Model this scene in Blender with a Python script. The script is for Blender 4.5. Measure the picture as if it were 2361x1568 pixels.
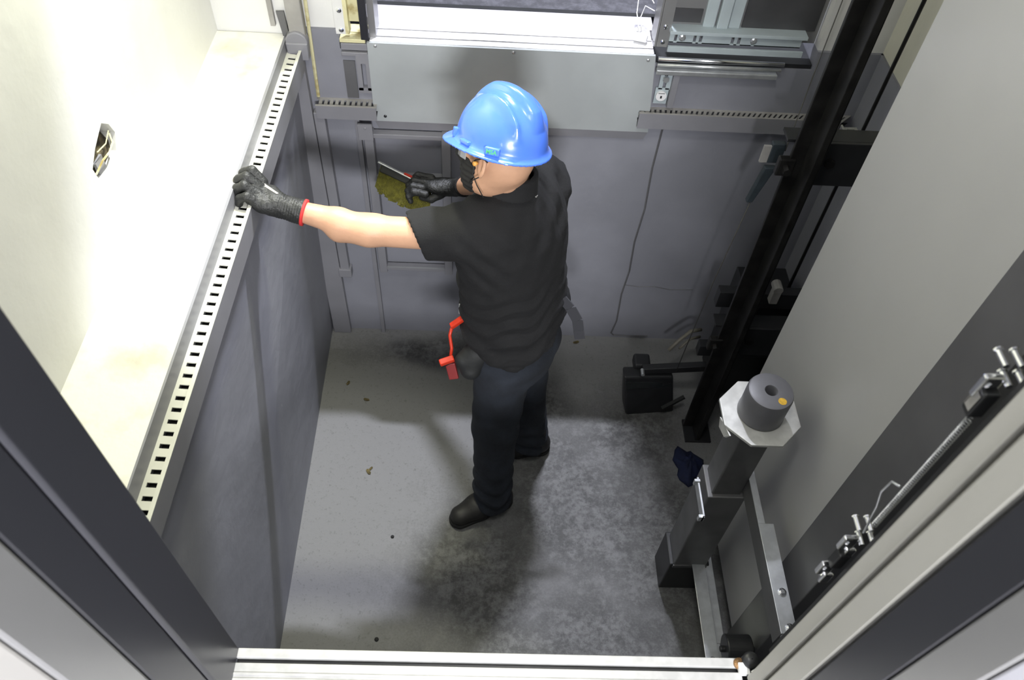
import bpy, math, random
import numpy as np
from mathutils import Vector, Matrix
random.seed(7)
S = bpy.context.scene
COL = S.collection
for o in list(bpy.data.objects): bpy.data.objects.remove(o)

# ---------------------------------------------------------------- camera
cam_d = bpy.data.cameras.new('camera'); cam = bpy.data.objects.new('camera', cam_d); COL.objects.link(cam)
def cam_axes(pitch, yaw, roll):
    f = Vector((math.sin(yaw)*math.cos(pitch), math.cos(yaw)*math.cos(pitch), -math.sin(pitch)))
    r = f.cross(Vector((0, 0, 1))).normalized(); u = r.cross(f)
    return r*math.cos(roll)+u*math.sin(roll), -r*math.sin(roll)+u*math.cos(roll), f
_r, _u, _f = cam_axes(math.radians(51.06), math.radians(3.05), math.radians(4.31))
cam.matrix_world = Matrix(((_r.x, _u.x, -_f.x, 0), (_r.y, _u.y, -_f.y, 0), (_r.z, _u.z, -_f.z, 2.85), (0, 0, 0, 1)))
cam_d.sensor_width = 36; cam_d.lens = 1811/2361*36; cam_d.clip_start = 0.02
cam_d.dof.use_dof = True; cam_d.dof.focus_distance = 2.1; cam_d.dof.aperture_fstop = 7
S.camera = cam
# ---------------------------------------------------------------- light
S.view_settings.view_transform = 'Standard'; S.view_settings.look = 'None'
S.view_settings.gamma = 1; S.view_settings.use_curve_mapping = False
S.view_settings.exposure = 0.0
W = bpy.data.worlds.new('world'); S.world = W; W.use_nodes = True
W.node_tree.nodes['Background'].inputs[0].default_value = (.80, .84, .90, 1)
W.node_tree.nodes['Background'].inputs[1].default_value = 0.40
def area(name, loc, tgt, sx, sy, power, col):
    d = bpy.data.lights.new(name, 'AREA'); d.shape = 'RECTANGLE'; d.size = sx; d.size_y = sy
    d.energy = power; d.color = col
    o = bpy.data.objects.new(name, d); COL.objects.link(o); o.location = loc
    o.rotation_euler = (Vector(tgt)-Vector(loc)).to_track_quat('-Z', 'Y').to_euler()
    return o
area('lobby_ceiling_light', (0.15, -0.35, 3.85), (0.0, 1.7, 1.2), 0.7, 0.35, 7, (1.0, .98, .93))
area('lobby_lamp', (0.22, -1.25, 2.72), (0.15, 2.2, 0.9), 0.50, 0.22, 105, (.97, .97, 1.0))
area('rear_landing_light', (0.36, 3.35, 4.80), (0.1, 1.9, 0.8), 0.34, 0.10, 250, (.86, .88, 1.0))
_l = bpy.data.lights.new('shaft_work_lamp', 'SPOT'); _l.energy = 150; _l.color = (1.0, 1.0, .76); _l.shadow_soft_size = .07; _l.spot_size = math.radians(100); _l.spot_blend = .7
_o = bpy.data.objects.new('shaft_work_lamp', _l); COL.objects.link(_o); _o.location = (-.35, 2.15, 2.95)
_o.rotation_euler = (Vector((-.95, 1.15, 1.75))-_o.location).to_track_quat('-Z', 'Y').to_euler()

_l = bpy.data.lights.new('shaft_fill_light', 'POINT'); _l.energy = 42; _l.color = (1.0, .99, .94); _l.shadow_soft_size = .12  # added fill brightening the screen and left wall, no known lamp here
_o = bpy.data.objects.new('shaft_fill_light', _l); COL.objects.link(_o); _o.location = (.05, .75, 3.5)
# ---------------------------------------------------------------- materials
def mat(name, col, rough=.6, metal=0, noise=0, scale=8, bump=0, bscale=60, spec=.5, coat=0, col2=None, lo=.4, hi=.65, detail=6):
    m = bpy.data.materials.new(name); m.use_nodes = True
    N = m.node_tree.nodes; Lk = m.node_tree.links; b = N['Principled BSDF']
    b.inputs['Base Color'].default_value = (*col, 1); b.inputs['Roughness'].default_value = rough
    b.inputs['Metallic'].default_value = metal; b.inputs['Specular IOR Level'].default_value = spec
    b.inputs['Coat Weight'].default_value = coat; b.inputs['Coat Roughness'].default_value = .08
    tc = N.new('ShaderNodeTexCoord')
    if noise or col2:
        n = N.new('ShaderNodeTexNoise'); n.inputs['Scale'].default_value = scale; n.inputs['Detail'].default_value = detail
        Lk.new(tc.outputs['Object'], n.inputs['Vector'])
        cr = N.new('ShaderNodeValToRGB'); cr.color_ramp.elements[0].position = lo; cr.color_ramp.elements[1].position = hi
        c2 = col2 if col2 else tuple(c*(1-noise) for c in col)
        cr.color_ramp.elements[0].color = (*c2, 1); cr.color_ramp.elements[1].color = (*col, 1)
        Lk.new(n.outputs['Fac'], cr.inputs['Fac']); Lk.new(cr.outputs['Color'], b.inputs['Base Color'])
    if bump:
        n2 = N.new('ShaderNodeTexNoise'); n2.inputs['Scale'].default_value = bscale; n2.inputs['Detail'].default_value = 5
        Lk.new(tc.outputs['Object'], n2.inputs['Vector'])
        bp = N.new('ShaderNodeBump'); bp.inputs['Strength'].default_value = bump; bp.inputs['Distance'].default_value = .01
        Lk.new(n2.outputs['Fac'], bp.inputs['Height']); Lk.new(bp.outputs['Normal'], b.inputs['Normal'])
    return m
M = {}
M['grey_wall'] = mat('grey_painted_plaster', (.265, .27, .305), .55, noise=.18, scale=2.5, bump=.25, bscale=14)
M['white_wall'] = mat('white_painted_plaster', (.68, .68, .66), .6, noise=.08, scale=3, bump=.2, bscale=16)
M['ledge'] = mat('dusty_white_plaster', (.78, .77, .70), .7, col2=(.55, .52, .42), scale=7, lo=.28, hi=.52, bump=.3, bscale=30)
M['grey_steel'] = mat('grey_painted_steel', (.24, .24, .26), .45, noise=.12, scale=6)
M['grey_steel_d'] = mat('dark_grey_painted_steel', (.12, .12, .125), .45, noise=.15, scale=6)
M['apron'] = mat('primed_sheet_steel', (.38, .405, .41), .42, noise=.14, scale=3.5, bump=.05, bscale=9)
M['cream_steel'] = mat('cream_slotted_steel', (.62, .62, .55), .45, noise=.12, scale=10)
M['slot_grey'] = mat('dusty_grey_slotted_steel', (.34, .33, .31), .5, noise=.2, scale=12)
M['dark'] = mat('channel_shade_black', (.015, .015, .017), .8)  # near-black, paints the shade of the channel cavity under the slots
M['rail'] = mat('greasy_guide_rail_steel', (.028, .027, .026), .38, metal=.4, noise=.5, scale=18)
M['black_steel'] = mat('black_painted_steel', (.022, .023, .025), .4, noise=.3, scale=12)
M['screen'] = mat('light_grey_sheet_steel', (.52, .52, .505), .34, noise=.06, scale=2)
M['alu'] = mat('aluminium_sill', (.80, .80, .82), .42, metal=.25, noise=.12, scale=40)
M['alu_worn'] = mat('worn_aluminium_sill', (.50, .50, .50), .45, metal=.3, noise=.15, scale=40)
M['galv'] = mat('galvanised_steel', (.62, .64, .65), .32, metal=.7, noise=.15, scale=30)
M['chrome'] = mat('bright_zinc_hardware', (.85, .86, .88), .18, metal=1)
M['post'] = mat('raw_steel_post', (.15, .15, .15), .42, metal=.35, noise=.25, scale=9)
M['buffer'] = mat('dark_polyurethane', (.13, .13, .14), .42, noise=.12, scale=20)
M['yellow'] = mat('yellow_paint_dot', (.75, .45, .03), .5, noise=.3, scale=90)
M['plate'] = mat('zinc_plate', (.66, .66, .63), .42, metal=.3, noise=.25, scale=22)
M['stainless_d'] = mat('dark_brushed_jamb', (.035, .036, .043), .32, metal=.35)
M['stainless'] = mat('brushed_stainless', (.30, .30, .30), .3, metal=.5)
M['door_beige'] = mat('beige_door_edge', (.33, .325, .295), .42, noise=.04, scale=5)
M['carpet'] = mat('dark_landing_floor', (.10, .10, .115), .85, noise=.4, scale=40, bump=.6, bscale=120)
M['cement'] = mat('smooth_cement_screed', (.50, .49, .53), .6, noise=.15, scale=14, bump=.3)
M['cyan'] = mat('pale_blue_primer', (.42, .48, .50), .45, noise=.1, scale=10)
M['yellowed'] = mat('yellowed_zinc', (.74, .70, .42), .4, metal=.2, col2=(.42, .33, .12), scale=26, lo=.3, hi=.5)
M['white_plastic'] = mat('white_plastic', (.8, .8, .8), .35)
M['blue_cloth'] = mat('dark_blue_cloth', (.007, .014, .055), .8, noise=.4, scale=25)
M['leaf'] = mat('dry_leaf', (.13, .10, .03), .7, noise=.5, scale=60)
M['pebble'] = mat('dark_pebble', (.02, .02, .02), .7)
M['skin'] = mat('skin', (.60, .345, .215), .5, noise=.12, scale=14, bump=.06, bscale=180)
M['shirt'] = mat('black_cotton', (.0062, .0064, .0072), .9, noise=.2, scale=30, bump=.25, bscale=350)
M['jeans'] = mat('dark_navy_denim', (.018, .023, .033), .9, noise=.4, scale=14, bump=.3, bscale=300)
M['rung_edge'] = mat('steel_edge_glint', (.45, .46, .47), .35, metal=.6)
M['glove'] = mat('black_coated_glove', (.022, .023, .022), .5, noise=.25, scale=40, bump=.3, bscale=160)
M['glove_knit'] = mat('black_knit_cuff', (.010, .010, .011), .9, bump=.5, bscale=400)
M['red_hem'] = mat('red_elastic', (.62, .03, .03), .7)
M['boot'] = mat('worn_black_leather', (.022, .021, .020), .55, noise=.5, scale=20)
M['sole'] = mat('black_rubber', (.012, .012, .012), .8)
M['helmet'] = mat('glossy_blue_shell', (.085, .215, .84), .24, coat=.5, spec=.5, noise=.05, scale=6)
M['hair'] = mat('black_hair', (.010, .009, .008), .6, bump=.8, bscale=250)
M['mask'] = mat('black_face_mask', (.011, .012, .012), .7, bump=.1, bscale=60)
M['lens'] = mat('clear_safety_lens', (.42, .43, .44), .12, metal=.2)
M['red'] = mat('red_orange_plastic', (.50, .030, .010), .4)
M['bristle'] = mat('yellow_bristles', (.15, .14, .012), .8, noise=.35, scale=60, bump=.9, bscale=260)
M['brush_back'] = mat('black_brush_back', (.02, .021, .019), .5)
M['green'] = mat('green_print', (.10, .50, .20), .5)
M['strap'] = mat('grey_webbing', (.035, .036, .042), .9)
M['rope'] = mat('dull_thin_rope', (.07, .068, .06), .7)
M['eye'] = mat('eye_white', (.7, .68, .64), .3)
M['iris'] = mat('dark_iris', (.02, .01, .005), .2)
M['gold'] = mat('orange_foam_earplug', (.85, .42, .09), .5)
M['hose'] = mat('dull_beige_cable', (.16, .15, .12), .6)

# concrete floor with damp stains
def floor_mat():
    m = bpy.data.materials.new('stained_concrete'); m.use_nodes = True
    N = m.node_tree.nodes; K = m.node_tree.links; b = N['Principled BSDF']
    tc = N.new('ShaderNodeTexCoord')
    def noise(sc, det=8, rough=.6):
        n = N.new('ShaderNodeTexNoise'); n.inputs['Scale'].default_value = sc
        n.inputs['Detail'].default_value = det; n.inputs['Roughness'].default_value = rough
        K.new(tc.outputs['Object'], n.inputs['Vector']); return n.outputs['Fac']
    def math_(op, a, c, clamp=False):
        n = N.new('ShaderNodeMath'); n.operation = op; n.use_clamp = clamp
        for i, v in enumerate((a, c)):
            if isinstance(v, (int, float)): n.inputs[i].default_value = v
            else: K.new(v, n.inputs[i])
        return n.outputs[0]
    def ramp(v, lo, hi):
        n = N.new('ShaderNodeMapRange'); K.new(v, n.inputs['Value'])
        n.inputs['From Min'].default_value = lo; n.inputs['From Max'].default_value = hi
        n.interpolation_type = 'SMOOTHSTEP'; return n.outputs['Result']
    sep = N.new('ShaderNodeSeparateXYZ'); K.new(tc.outputs['Object'], sep.inputs[0])
    def patch(cx, cy, rx, ry):
        dx = math_('DIVIDE', math_('SUBTRACT', sep.outputs[0], cx), rx)
        dy = math_('DIVIDE', math_('SUBTRACT', sep.outputs[1], cy), ry)
        d = math_('SQRT', math_('ADD', math_('MULTIPLY', dx, dx), math_('MULTIPLY', dy, dy)), 0)
        return math_('SUBTRACT', 1.0, d)
    n1 = noise(3.2); n2 = noise(11); n3 = noise(42, 8, .75); n4 = noise(120, 4, .7)
    base = None
    for p in [(.02, 1.15, .34, .42), (.36, .80, .62, .42), (.40, 1.45, .45, .42), (.62, 1.80, .35, .24), (-.30, 2.22, .40, .10), (.25, 1.95, .22, .18), (.75, 1.2, .3, .6)]:
        q = patch(*p); base = q if base is None else math_('MAXIMUM', base, q)
    wob = math_('ADD', math_('MULTIPLY', math_('SUBTRACT', n1, .5), 1.7), math_('MULTIPLY', math_('SUBTRACT', n2, .5), .9))
    fine = math_('ADD', math_('MULTIPLY', math_('SUBTRACT', n3, .5), 1.5), math_('MULTIPLY', math_('SUBTRACT', n4, .5), .8))
    stain = ramp(math_('ADD', math_('ADD', base, wob), fine), -.35, .60)
    mix1 = N.new('ShaderNodeMix'); mix1.data_type = 'RGBA'
    mix1.inputs[6].default_value = (.20, .20, .20, 1)
    mix0 = N.new('ShaderNodeMix'); mix0.data_type = 'RGBA'; K.new(ramp(math_('ADD', math_('MULTIPLY', n3, .6), math_('MULTIPLY', n2, .4)), .40, .62), mix0.inputs[0])
    mix0.inputs[6].default_value = (.045, .045, .042, 1); mix0.inputs[7].default_value = (.165, .165, .162, 1); K.new(mix0.outputs[2], mix1.inputs[7])
    K.new(stain, mix1.inputs[0])
    spk = ramp(math_('ADD', math_('MULTIPLY', n4, .5), math_('MULTIPLY', n3, .5)), .535, .62)
    mix2 = N.new('ShaderNodeMix'); mix2.data_type = 'RGBA'; K.new(math_('MULTIPLY', spk, .60), mix2.inputs[0])
    K.new(mix1.outputs[2], mix2.inputs[6]); mix2.inputs[7].default_value = (.09, .09, .085, 1)
    lt = math_('MULTIPLY', ramp(n4, .58, .74), .25)
    mix3 = N.new('ShaderNodeMix'); mix3.data_type = 'RGBA'; K.new(lt, mix3.inputs[0])
    K.new(mix2.outputs[2], mix3.inputs[6]); mix3.inputs[7].default_value = (.36, .36, .36, 1)
    K.new(mix3.outputs[2], b.inputs['Base Color'])
    rr = math_('SUBTRACT', .8, math_('MULTIPLY', stain, .25)); K.new(rr, b.inputs['Roughness'])
    bp = N.new('ShaderNodeBump'); bp.inputs['Strength'].default_value = .35; bp.inputs['Distance'].default_value = .006
    K.new(n3, bp.inputs['Height']); K.new(bp.outputs['Normal'], b.inputs['Normal'])
    return m
M['floor'] = floor_mat()

# ---------------------------------------------------------------- helpers
def obj(name, verts, faces, m, parent=None, smooth=False, bevel=0):
    me = bpy.data.meshes.new(name); me.from_pydata([tuple(v) for v in verts], [], [tuple(f) for f in faces]); me.update()
    me.materials.append(M[m] if isinstance(m, str) else m)
    if smooth: me.polygons.foreach_set('use_smooth', [True]*len(me.polygons))
    o = bpy.data.objects.new(name, me); COL.objects.link(o)
    if parent: o.parent = parent; o.matrix_parent_inverse = Matrix.Translation(-Vector(parent_loc(parent)))
    if bevel:
        b = o.modifiers.new('bevel', 'BEVEL'); b.width = bevel; b.segments = 2; b.limit_method = 'ANGLE'; b.angle_limit = .6
    return o
def parent_loc(p):
    return p.location.copy() if p.type == 'EMPTY' else Vector((0, 0, 0))   # meshes are modelled in pit coordinates
def thing(name, label, cat, loc=(0, 0, 0), group=None):
    o = bpy.data.objects.new(name, None); COL.objects.link(o); o.location = loc; o.empty_display_size = .05
    return tag(o, label, cat, group)
def tag(o, label=None, cat=None, group=None, kind=None):
    if label: o['label'] = label
    if cat: o['category'] = cat
    if group: o['group'] = group
    if kind: o['kind'] = kind
    return o
def struct(o, label=None, cat=None):
    o['kind'] = 'structure'
    if label: o['label'] = label
    if cat: o['category'] = cat
    return o
class MB:
    def __init__(s): s.v = []; s.f = []
    def add(s, V, F):
        n = len(s.v); s.v += [tuple(v) for v in V]; s.f += [tuple(i+n for i in f) for f in F]; return s
    def box(s, x0, x1, y0, y1, z0, z1):
        return s.hexa([(x0, y0, z0), (x1, y0, z0), (x1, y1, z0), (x0, y1, z0)], [(x0, y0, z1), (x1, y0, z1), (x1, y1, z1), (x0, y1, z1)])
    def hexa(s, B, T):
        return s.add(list(B)+list(T), [(3, 2, 1, 0), (4, 5, 6, 7), (0, 1, 5, 4), (1, 2, 6, 5), (2, 3, 7, 6), (3, 0, 4, 7)])
    def bar(s, a, b, w, h, up=(0, 0, 1)):
        a = Vector(a); b = Vector(b); d = (b-a).normalized(); u = Vector(up); r = d.cross(u).normalized(); u = r.cross(d)
        c = [(-1, -1), (1, -1), (1, 1), (-1, 1)]
        A = [a+r*x*w/2+u*y*h/2 for x, y in c]; B = [b+r*x*w/2+u*y*h/2 for x, y in c]
        return s.hexa(A, B)
    def cyl(s, a, b, r0, r1=None, n=24):
        r1 = r0 if r1 is None else r1
        a = Vector(a); b = Vector(b); d = (b-a).normalized()
        t = Vector((1, 0, 0)) if abs(d.x) < .9 else Vector((0, 1, 0)); x = d.cross(t).normalized(); y = d.cross(x)
        V = [a+(x*math.cos(2*math.pi*i/n)+y*math.sin(2*math.pi*i/n))*r0 for i in range(n)]
        V += [b+(x*math.cos(2*math.pi*i/n)+y*math.sin(2*math.pi*i/n))*r1 for i in range(n)]
        F = [(i, (i+1) % n, n+(i+1) % n, n+i) for i in range(n)]+[tuple(range(n))[::-1], tuple(range(n, 2*n))]
        return s.add(V, F)
    def lathe(s, c, prof, n=40, axis=Vector((0, 0, 1))):
        c = Vector(c); V = []; F = []
        for r, z in prof:
            for i in range(n): V.append(c+Vector((r*math.cos(2*math.pi*i/n), r*math.sin(2*math.pi*i/n), z)))
        for k in range(len(prof)-1):
            for i in range(n): F.append((k*n+i, k*n+(i+1) % n, (k+1)*n+(i+1) % n, (k+1)*n+i))
        return s.add(V, F)
    def tube(s, pts, r, n=8, cap=True):
        P = [Vector(p) for p in pts]; V = []; F = []; ref = Vector((0, 0, 1)); rr = r if isinstance(r, (list, tuple)) else [r]*len(P)
        prev = None
        for i, p in enumerate(P):
            d = (P[min(i+1, len(P)-1)]-P[max(i-1, 0)]).normalized()
            if prev is None:
                t = ref if abs(d.z) < .9 else Vector((1, 0, 0)); x = d.cross(t).normalized()
            else: x = (prev-d*prev.dot(d)).normalized()
            prev = x; y = d.cross(x)
            V += [p+(x*math.cos(2*math.pi*k/n)+y*math.sin(2*math.pi*k/n))*rr[i] for k in range(n)]
        for i in range(len(P)-1):
            for k in range(n): F.append((i*n+k, i*n+(k+1) % n, (i+1)*n+(k+1) % n, (i+1)*n+k))
        if cap: F += [tuple(range(n))[::-1], tuple(range((len(P)-1)*n, len(P)*n))]
        return s.add(V, F)
    def prism(s, pts, z0, z1):
        n = len(pts)
        V = [(x, y, z0) for x, y in pts]+[(x, y, z1) for x, y in pts]
        F = [(i, (i+1) % n, n+(i+1) % n, n+i) for i in range(n)]+[tuple(range(n))[::-1], tuple(range(n, 2*n))]
        return s.add(V, F)
    def dome(s, c, d, r, n=12):   # rounded bolt head
        c = Vector(c); d = Vector(d).normalized()
        s.cyl(c, c+d*r*.35, r, r, n); return s.cyl(c+d*r*.35, c+d*r*.6, r*.95, r*.5, n)
    def build(s, name, m, parent=None, smooth=False, bevel=0): return obj(name, s.v, s.f, m, parent, smooth, bevel)

# ---------------------------------------------------------------- setting
Y = 2.34
ZP = 1.495      # height of the paint line
fl = MB().box(-.95, 1.45, .30, 2.6, -.12, 0).build('floor', 'floor'); struct(fl, 'stained grey concrete pit floor', 'floor')
w = MB()
w.box(-.95, -.68, Y, Y+.15, 0, 1.42).box(-.68, -.505, Y, Y+.15, 0, ZP).box(-.505, 1.05, Y, Y+.13, 0, 1.43).box(1.05, 1.42, Y, Y+.15, 0, ZP)
# slightly proud panel of plaster between the crack and the corner
wb = w.build('wall_back', 'grey_wall'); struct(wb, 'grey painted lower back wall of the pit', 'wall')
MB().box(-1.0, -.68, Y+.012, Y+.15, 1.42, 3.7).box(-.68, -.505, Y+.012, Y+.15, ZP, 3.7).box(1.05, 1.42, Y+.012, Y+.15, ZP, 3.7).box(-.5, 1.0, Y+.012, Y+.15, 3.5, 3.7).build('wall_back_upper', 'white_wall')
struct(bpy.data.objects['wall_back_upper'], 'white painted back wall beside the rear doorway', 'wall')
# raised strip left of the ladder and crack lines
cr = MB()
cr.tube([(.602, Y-.001, 1.19), (.598, Y-.001, 1.0), (.606, Y-.001, .8), (.596, Y-.001, .62), (.603, Y-.001, .45), (.592, Y-.001, .30), (.598, Y-.001, .12), (.585, Y-.001, .03), (.60, Y-.001, .015), (.68, Y-.001, .012), (.76, Y-.001, .015)], .004, 5)
cr.tube([(.60, Y-.001, .36), (.66, Y-.001, .352), (.73, Y-.001, .356), (.80, Y-.001, .34), (.90, Y-.001, .345)], .002, 5)
struct(cr.build('trim_1', 'grey_steel_d'), 'dark crack line in the grey back wall plaster')
# left wall
lw = MB().hexa([(-.90, .42, 0), (-.672, .42, 0), (-.712, Y, 0), (-.90, Y, 0)], [(-.90, .42, 1.36), (-.668, .42, 1.36), (-.655, Y, 1.40), (-.90, Y, 1.40)]).build('wall_left', 'grey_wall')
struct(lw, 'grey painted left wall of the pit', 'wall')
ld = MB().hexa([(-.93, .42, 1.34), (-.690, .42, 1.34), (-.673, Y+.01, 1.37), (-.93, Y+.01, 1.37)], [(-.93, .42, 1.435), (-.690, .42, 1.435), (-.673, Y+.01, 1.470), (-.93, Y+.01, 1.470)]).build('trim_2', 'ledge', bevel=.006)
struct(ld, 'dusty cream concrete ledge along the left wall', 'ledge')
# shaft wall above the ledge, with a broken opening
def wall_with_hole():
    X = -.893; hy = [1.505, 1.532, 1.545, 1.518, 1.47, 1.405, 1.398, 1.44]; hz = [1.722, 1.700, 1.668, 1.635, 1.628, 1.640, 1.676, 1.700]
    cy = sum(hy)/8; cz = sum(hz)/8
    V = []; F = []
    inner = [(y, z) for y, z in zip(hy, hz)]
    outer = []
    y0, y1, z0, z1 = .40, Y+.02, 1.40, 3.7
    for y, z in inner:
        dy, dz = y-cy, z-cz
        t = min([((y1-cy)/dy if dy > 0 else (y0-cy)/dy) if abs(dy) > 1e-6 else 1e9, ((z1-cz)/dz if dz > 0 else (z0-cz)/dz) if abs(dz) > 1e-6 else 1e9])
        outer.append((cy+dy*t, cz+dz*t))
    corners = [(y1, z1), (y1, z0), (y0, z0), (y0, z1)]
    # triangulated by polar order
    import math as mm
    allp = [('o', p) for p in outer]+[('c', p) for p in corners]
    allp.sort(key=lambda q: mm.atan2(q[1][1]-cz, q[1][0]-cy))
    inn = sorted(inner, key=lambda q: mm.atan2(q[1]-cz, q[0]-cy))
    n = len(inn); V = [(X, p[0], p[1]) for p in inn]; V += [(X, q[1][0], q[1][1]) for q in allp]
    # map
    oi = [i for i, q in enumerate(allp) if q[0] == 'o']; m = len(allp)
    for k in range(n):
        a = oi[k]; b = oi[(k+1) % n]; F.append((k, (k+1) % n, n+b) if True else None)
        j = a; poly = [k, n+a]
        ring = []
        i = a
        while i != b:
            i = (i+1) % m; ring.append(n+i)
        F[-1] = tuple([k, n+a]+ring+[(k+1) % n])
    # hole tunnel
    base = len(V); V += [(X-.09, p[0]*.97+cy*.03, p[1]*.97+cz*.03) for p in inn]
    for k in range(n): F.append((k, (k+1) % n, base+(k+1) % n, base+k))
    F.append(tuple(range(base, base+n)))
    base2 = len(V)
    V += [(X-.12, y0, z0), (X-.12, y1, z0), (X-.12, y1, z1), (X-.12, y0, z1)]; F.append((base2, base2+1, base2+2, base2+3))
    return V, F
V_, F_ = wall_with_hole()
struct(obj('wall_left_upper', V_, F_, 'white_wall'), 'white wall above the ledge with a broken hole', 'wall')
pocket = thing('broken_socket_hole', 'ragged brown hole broken into the white wall above the ledge, loose cable across it', 'hole', (-.90, 1.47, 1.67))
M['cavity'] = mat('brown_rubble', (.10, .08, .04), .9, noise=.7, scale=60, bump=1, bscale=80)
MB().hexa([(-.975, 1.38, 1.60), (-.905, 1.42, 1.635), (-.905, 1.54, 1.635), (-.975, 1.56, 1.60)], [(-.978, 1.38, 1.73), (-.925, 1.44, 1.70), (-.925, 1.51, 1.71), (-.978, 1.56, 1.73)]).build('rubble', 'cavity', pocket)
MB().box(-.904, -.898, 1.425, 1.462, 1.632, 1.668).build('broken_brick', 'grey_steel', pocket)
MB().tube([(-.895, 1.405, 1.655), (-.887, 1.44, 1.668), (-.888, 1.48, 1.660), (-.889, 1.51, 1.664), (-.90, 1.53, 1.675)], .0024, 6).build('loose_cable', 'yellowed', pocket)
MB().tube([(-.892, 1.44, 1.69), (-.888, 1.48, 1.684), (-.893, 1.52, 1.69)], .0015, 6).build('loose_cable', 'yellowed', pocket)

# right wall, grey below and white above
struct(MB().box(1.26, 1.42, .3, Y+.01, 0, ZP).build('wall_right', 'grey_wall'), 'grey painted right wall behind the guide rail', 'wall')
M['cream_wall'] = mat('cream_painted_plaster', (.66, .65, .55), .6, noise=.08, scale=3, bump=.2, bscale=16)
struct(MB().box(1.268, 1.42, .3, Y+.02, ZP, 3.7).build('wall_right_upper', 'cream_wall'), 'cream painted upper right wall', 'wall')
# front wall below and beside the near sill
struct(MB().box(-.93, 1.42, .22, .385, 0, 1.40).box(.50, 1.42, .25, .30, 1.40, 3.7).box(-.93, -.56, .22, .40, 1.40, 3.7).build('wall_front', 'grey_wall'), 'grey wall under the near doorway', 'wall')

struct(MB().box(-1.0, 1.42, .40, 2.49, 3.70, 3.80).build('shaft_light_block', 'grey_wall'), 'added unseen slab shutting ambient light out of the shaft', 'shaft_light_block')  # added slab out of view, keeps ambient light from entering at the top
# ---------------------------------------------------------------- slotted channels
def slotted(name, label, a_in, b_in, a_lip, b_lip, n, mtop, mface, face=.055, slotfrac=.36, lip=.012, span=(.28, .80)):
    """top plate between an inner edge and a lip edge, real slots, then a face hanging from the lip"""
    ai, bi, al, bl = map(Vector, (a_in, b_in, a_lip, b_lip))
    t = thing(name, label, 'channel', (ai+bl)/2)
    th = Vector((0, 0, -.003)); mb = MB()
    def P(u, v): return (ai.lerp(bi, u)).lerp(al.lerp(bl, u), v)
    def slab(u0, u1, v0, v1):
        T = [P(u0, v0), P(u0, v1), P(u1, v1), P(u1, v0)]
        mb.hexa([p+th for p in T], T)
    slab(0, 1, 0, span[0]); slab(0, 1, span[1], 1)
    for i in range(n):
        u0 = (i+slotfrac)/n; slab(u0, (i+1)/n, span[0], span[1])
    mb.build('slotted_plate', mtop, t)
    dn = Vector((0, 0, -face)); out = ((al-ai).normalized())*.003; up = Vector((0, 0, .008))
    f = MB().hexa([al+dn, bl+dn, bl+dn+out, al+dn+out], [al+up, bl+up, bl+up+out, al+up+out]).build('front_flange', mface, t)
    l = MB().hexa([al+up-out*lip/.003, bl+up-out*lip/.003, bl+up+out, al+up+out], [p+Vector((0, 0, .002)) for p in (al+up-out*lip/.003, bl+up-out*lip/.003, bl+up+out, al+up+out)]).build('lip', mtop, t)
    k = MB().hexa([ai.lerp(al, .05)+Vector((0, 0, -.03)), al+Vector((0, 0, -.03)), bl+Vector((0, 0, -.03)), bi.lerp(bl, .05)+Vector((0, 0, -.03))], [ai.lerp(al, .05)+Vector((0, 0, -.028)), al+Vector((0, 0, -.028)), bl+Vector((0, 0, -.028)), bi.lerp(bl, .05)+Vector((0, 0, -.028))]).build('channel_bottom', 'dark', t)
    return t
slotted('slotted_channel', 'long cream slotted steel channel along the ledge, gripped by the worker',
        (-.688, .46, 1.388), (-.668, Y-.02, 1.435), (-.648, .46, 1.388), (-.622, Y-.03, 1.437), 62, 'cream_steel', 'grey_steel', .062, .36, .006, (.22, .74))
slotted('slotted_channel', 'short dusty slotted channel on the back wall, left of the steel apron',
        (-.605, Y, 1.243), (-.40, Y, 1.243), (-.605, Y-.05, 1.236), (-.40, Y-.05, 1.236), 11, 'slot_grey', 'grey_steel', .042, .40, .003, (.2, .68))
slotted('slotted_channel', 'dusty slotted channel on the back wall, right of the steel apron',
        (.50, Y, 1.262), (1.25, Y, 1.262), (.50, Y-.045, 1.258), (1.20, Y-.045, 1.258), 40, 'slot_grey', 'grey_steel', .052, .40, .003, (.2, .68))
slotted('slotted_channel', 'short slotted channel on the right wall behind the dark guide rail',
        (1.26, 1.2, 1.258), (1.26, Y-.05, 1.250), (1.205, 1.2, 1.256), (1.205, Y-.05, 1.248), 56, 'cream_steel', 'grey_steel', .05, .40, .003, (.2, .68))
# grey strip between ledge edge and channel
struct(MB().hexa([(-.692, .45, 1.38), (-.6865, .45, 1.38), (-.6675, Y-.01, 1.425), (-.680, Y-.01, 1.425)], [(-.692, .45, 1.436), (-.6885, .45, 1.436), (-.670, Y-.01, 1.469), (-.680, Y-.01, 1.469)]).build('trim_3', 'grey_steel'), 'grey painted edge under the ledge')

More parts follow.
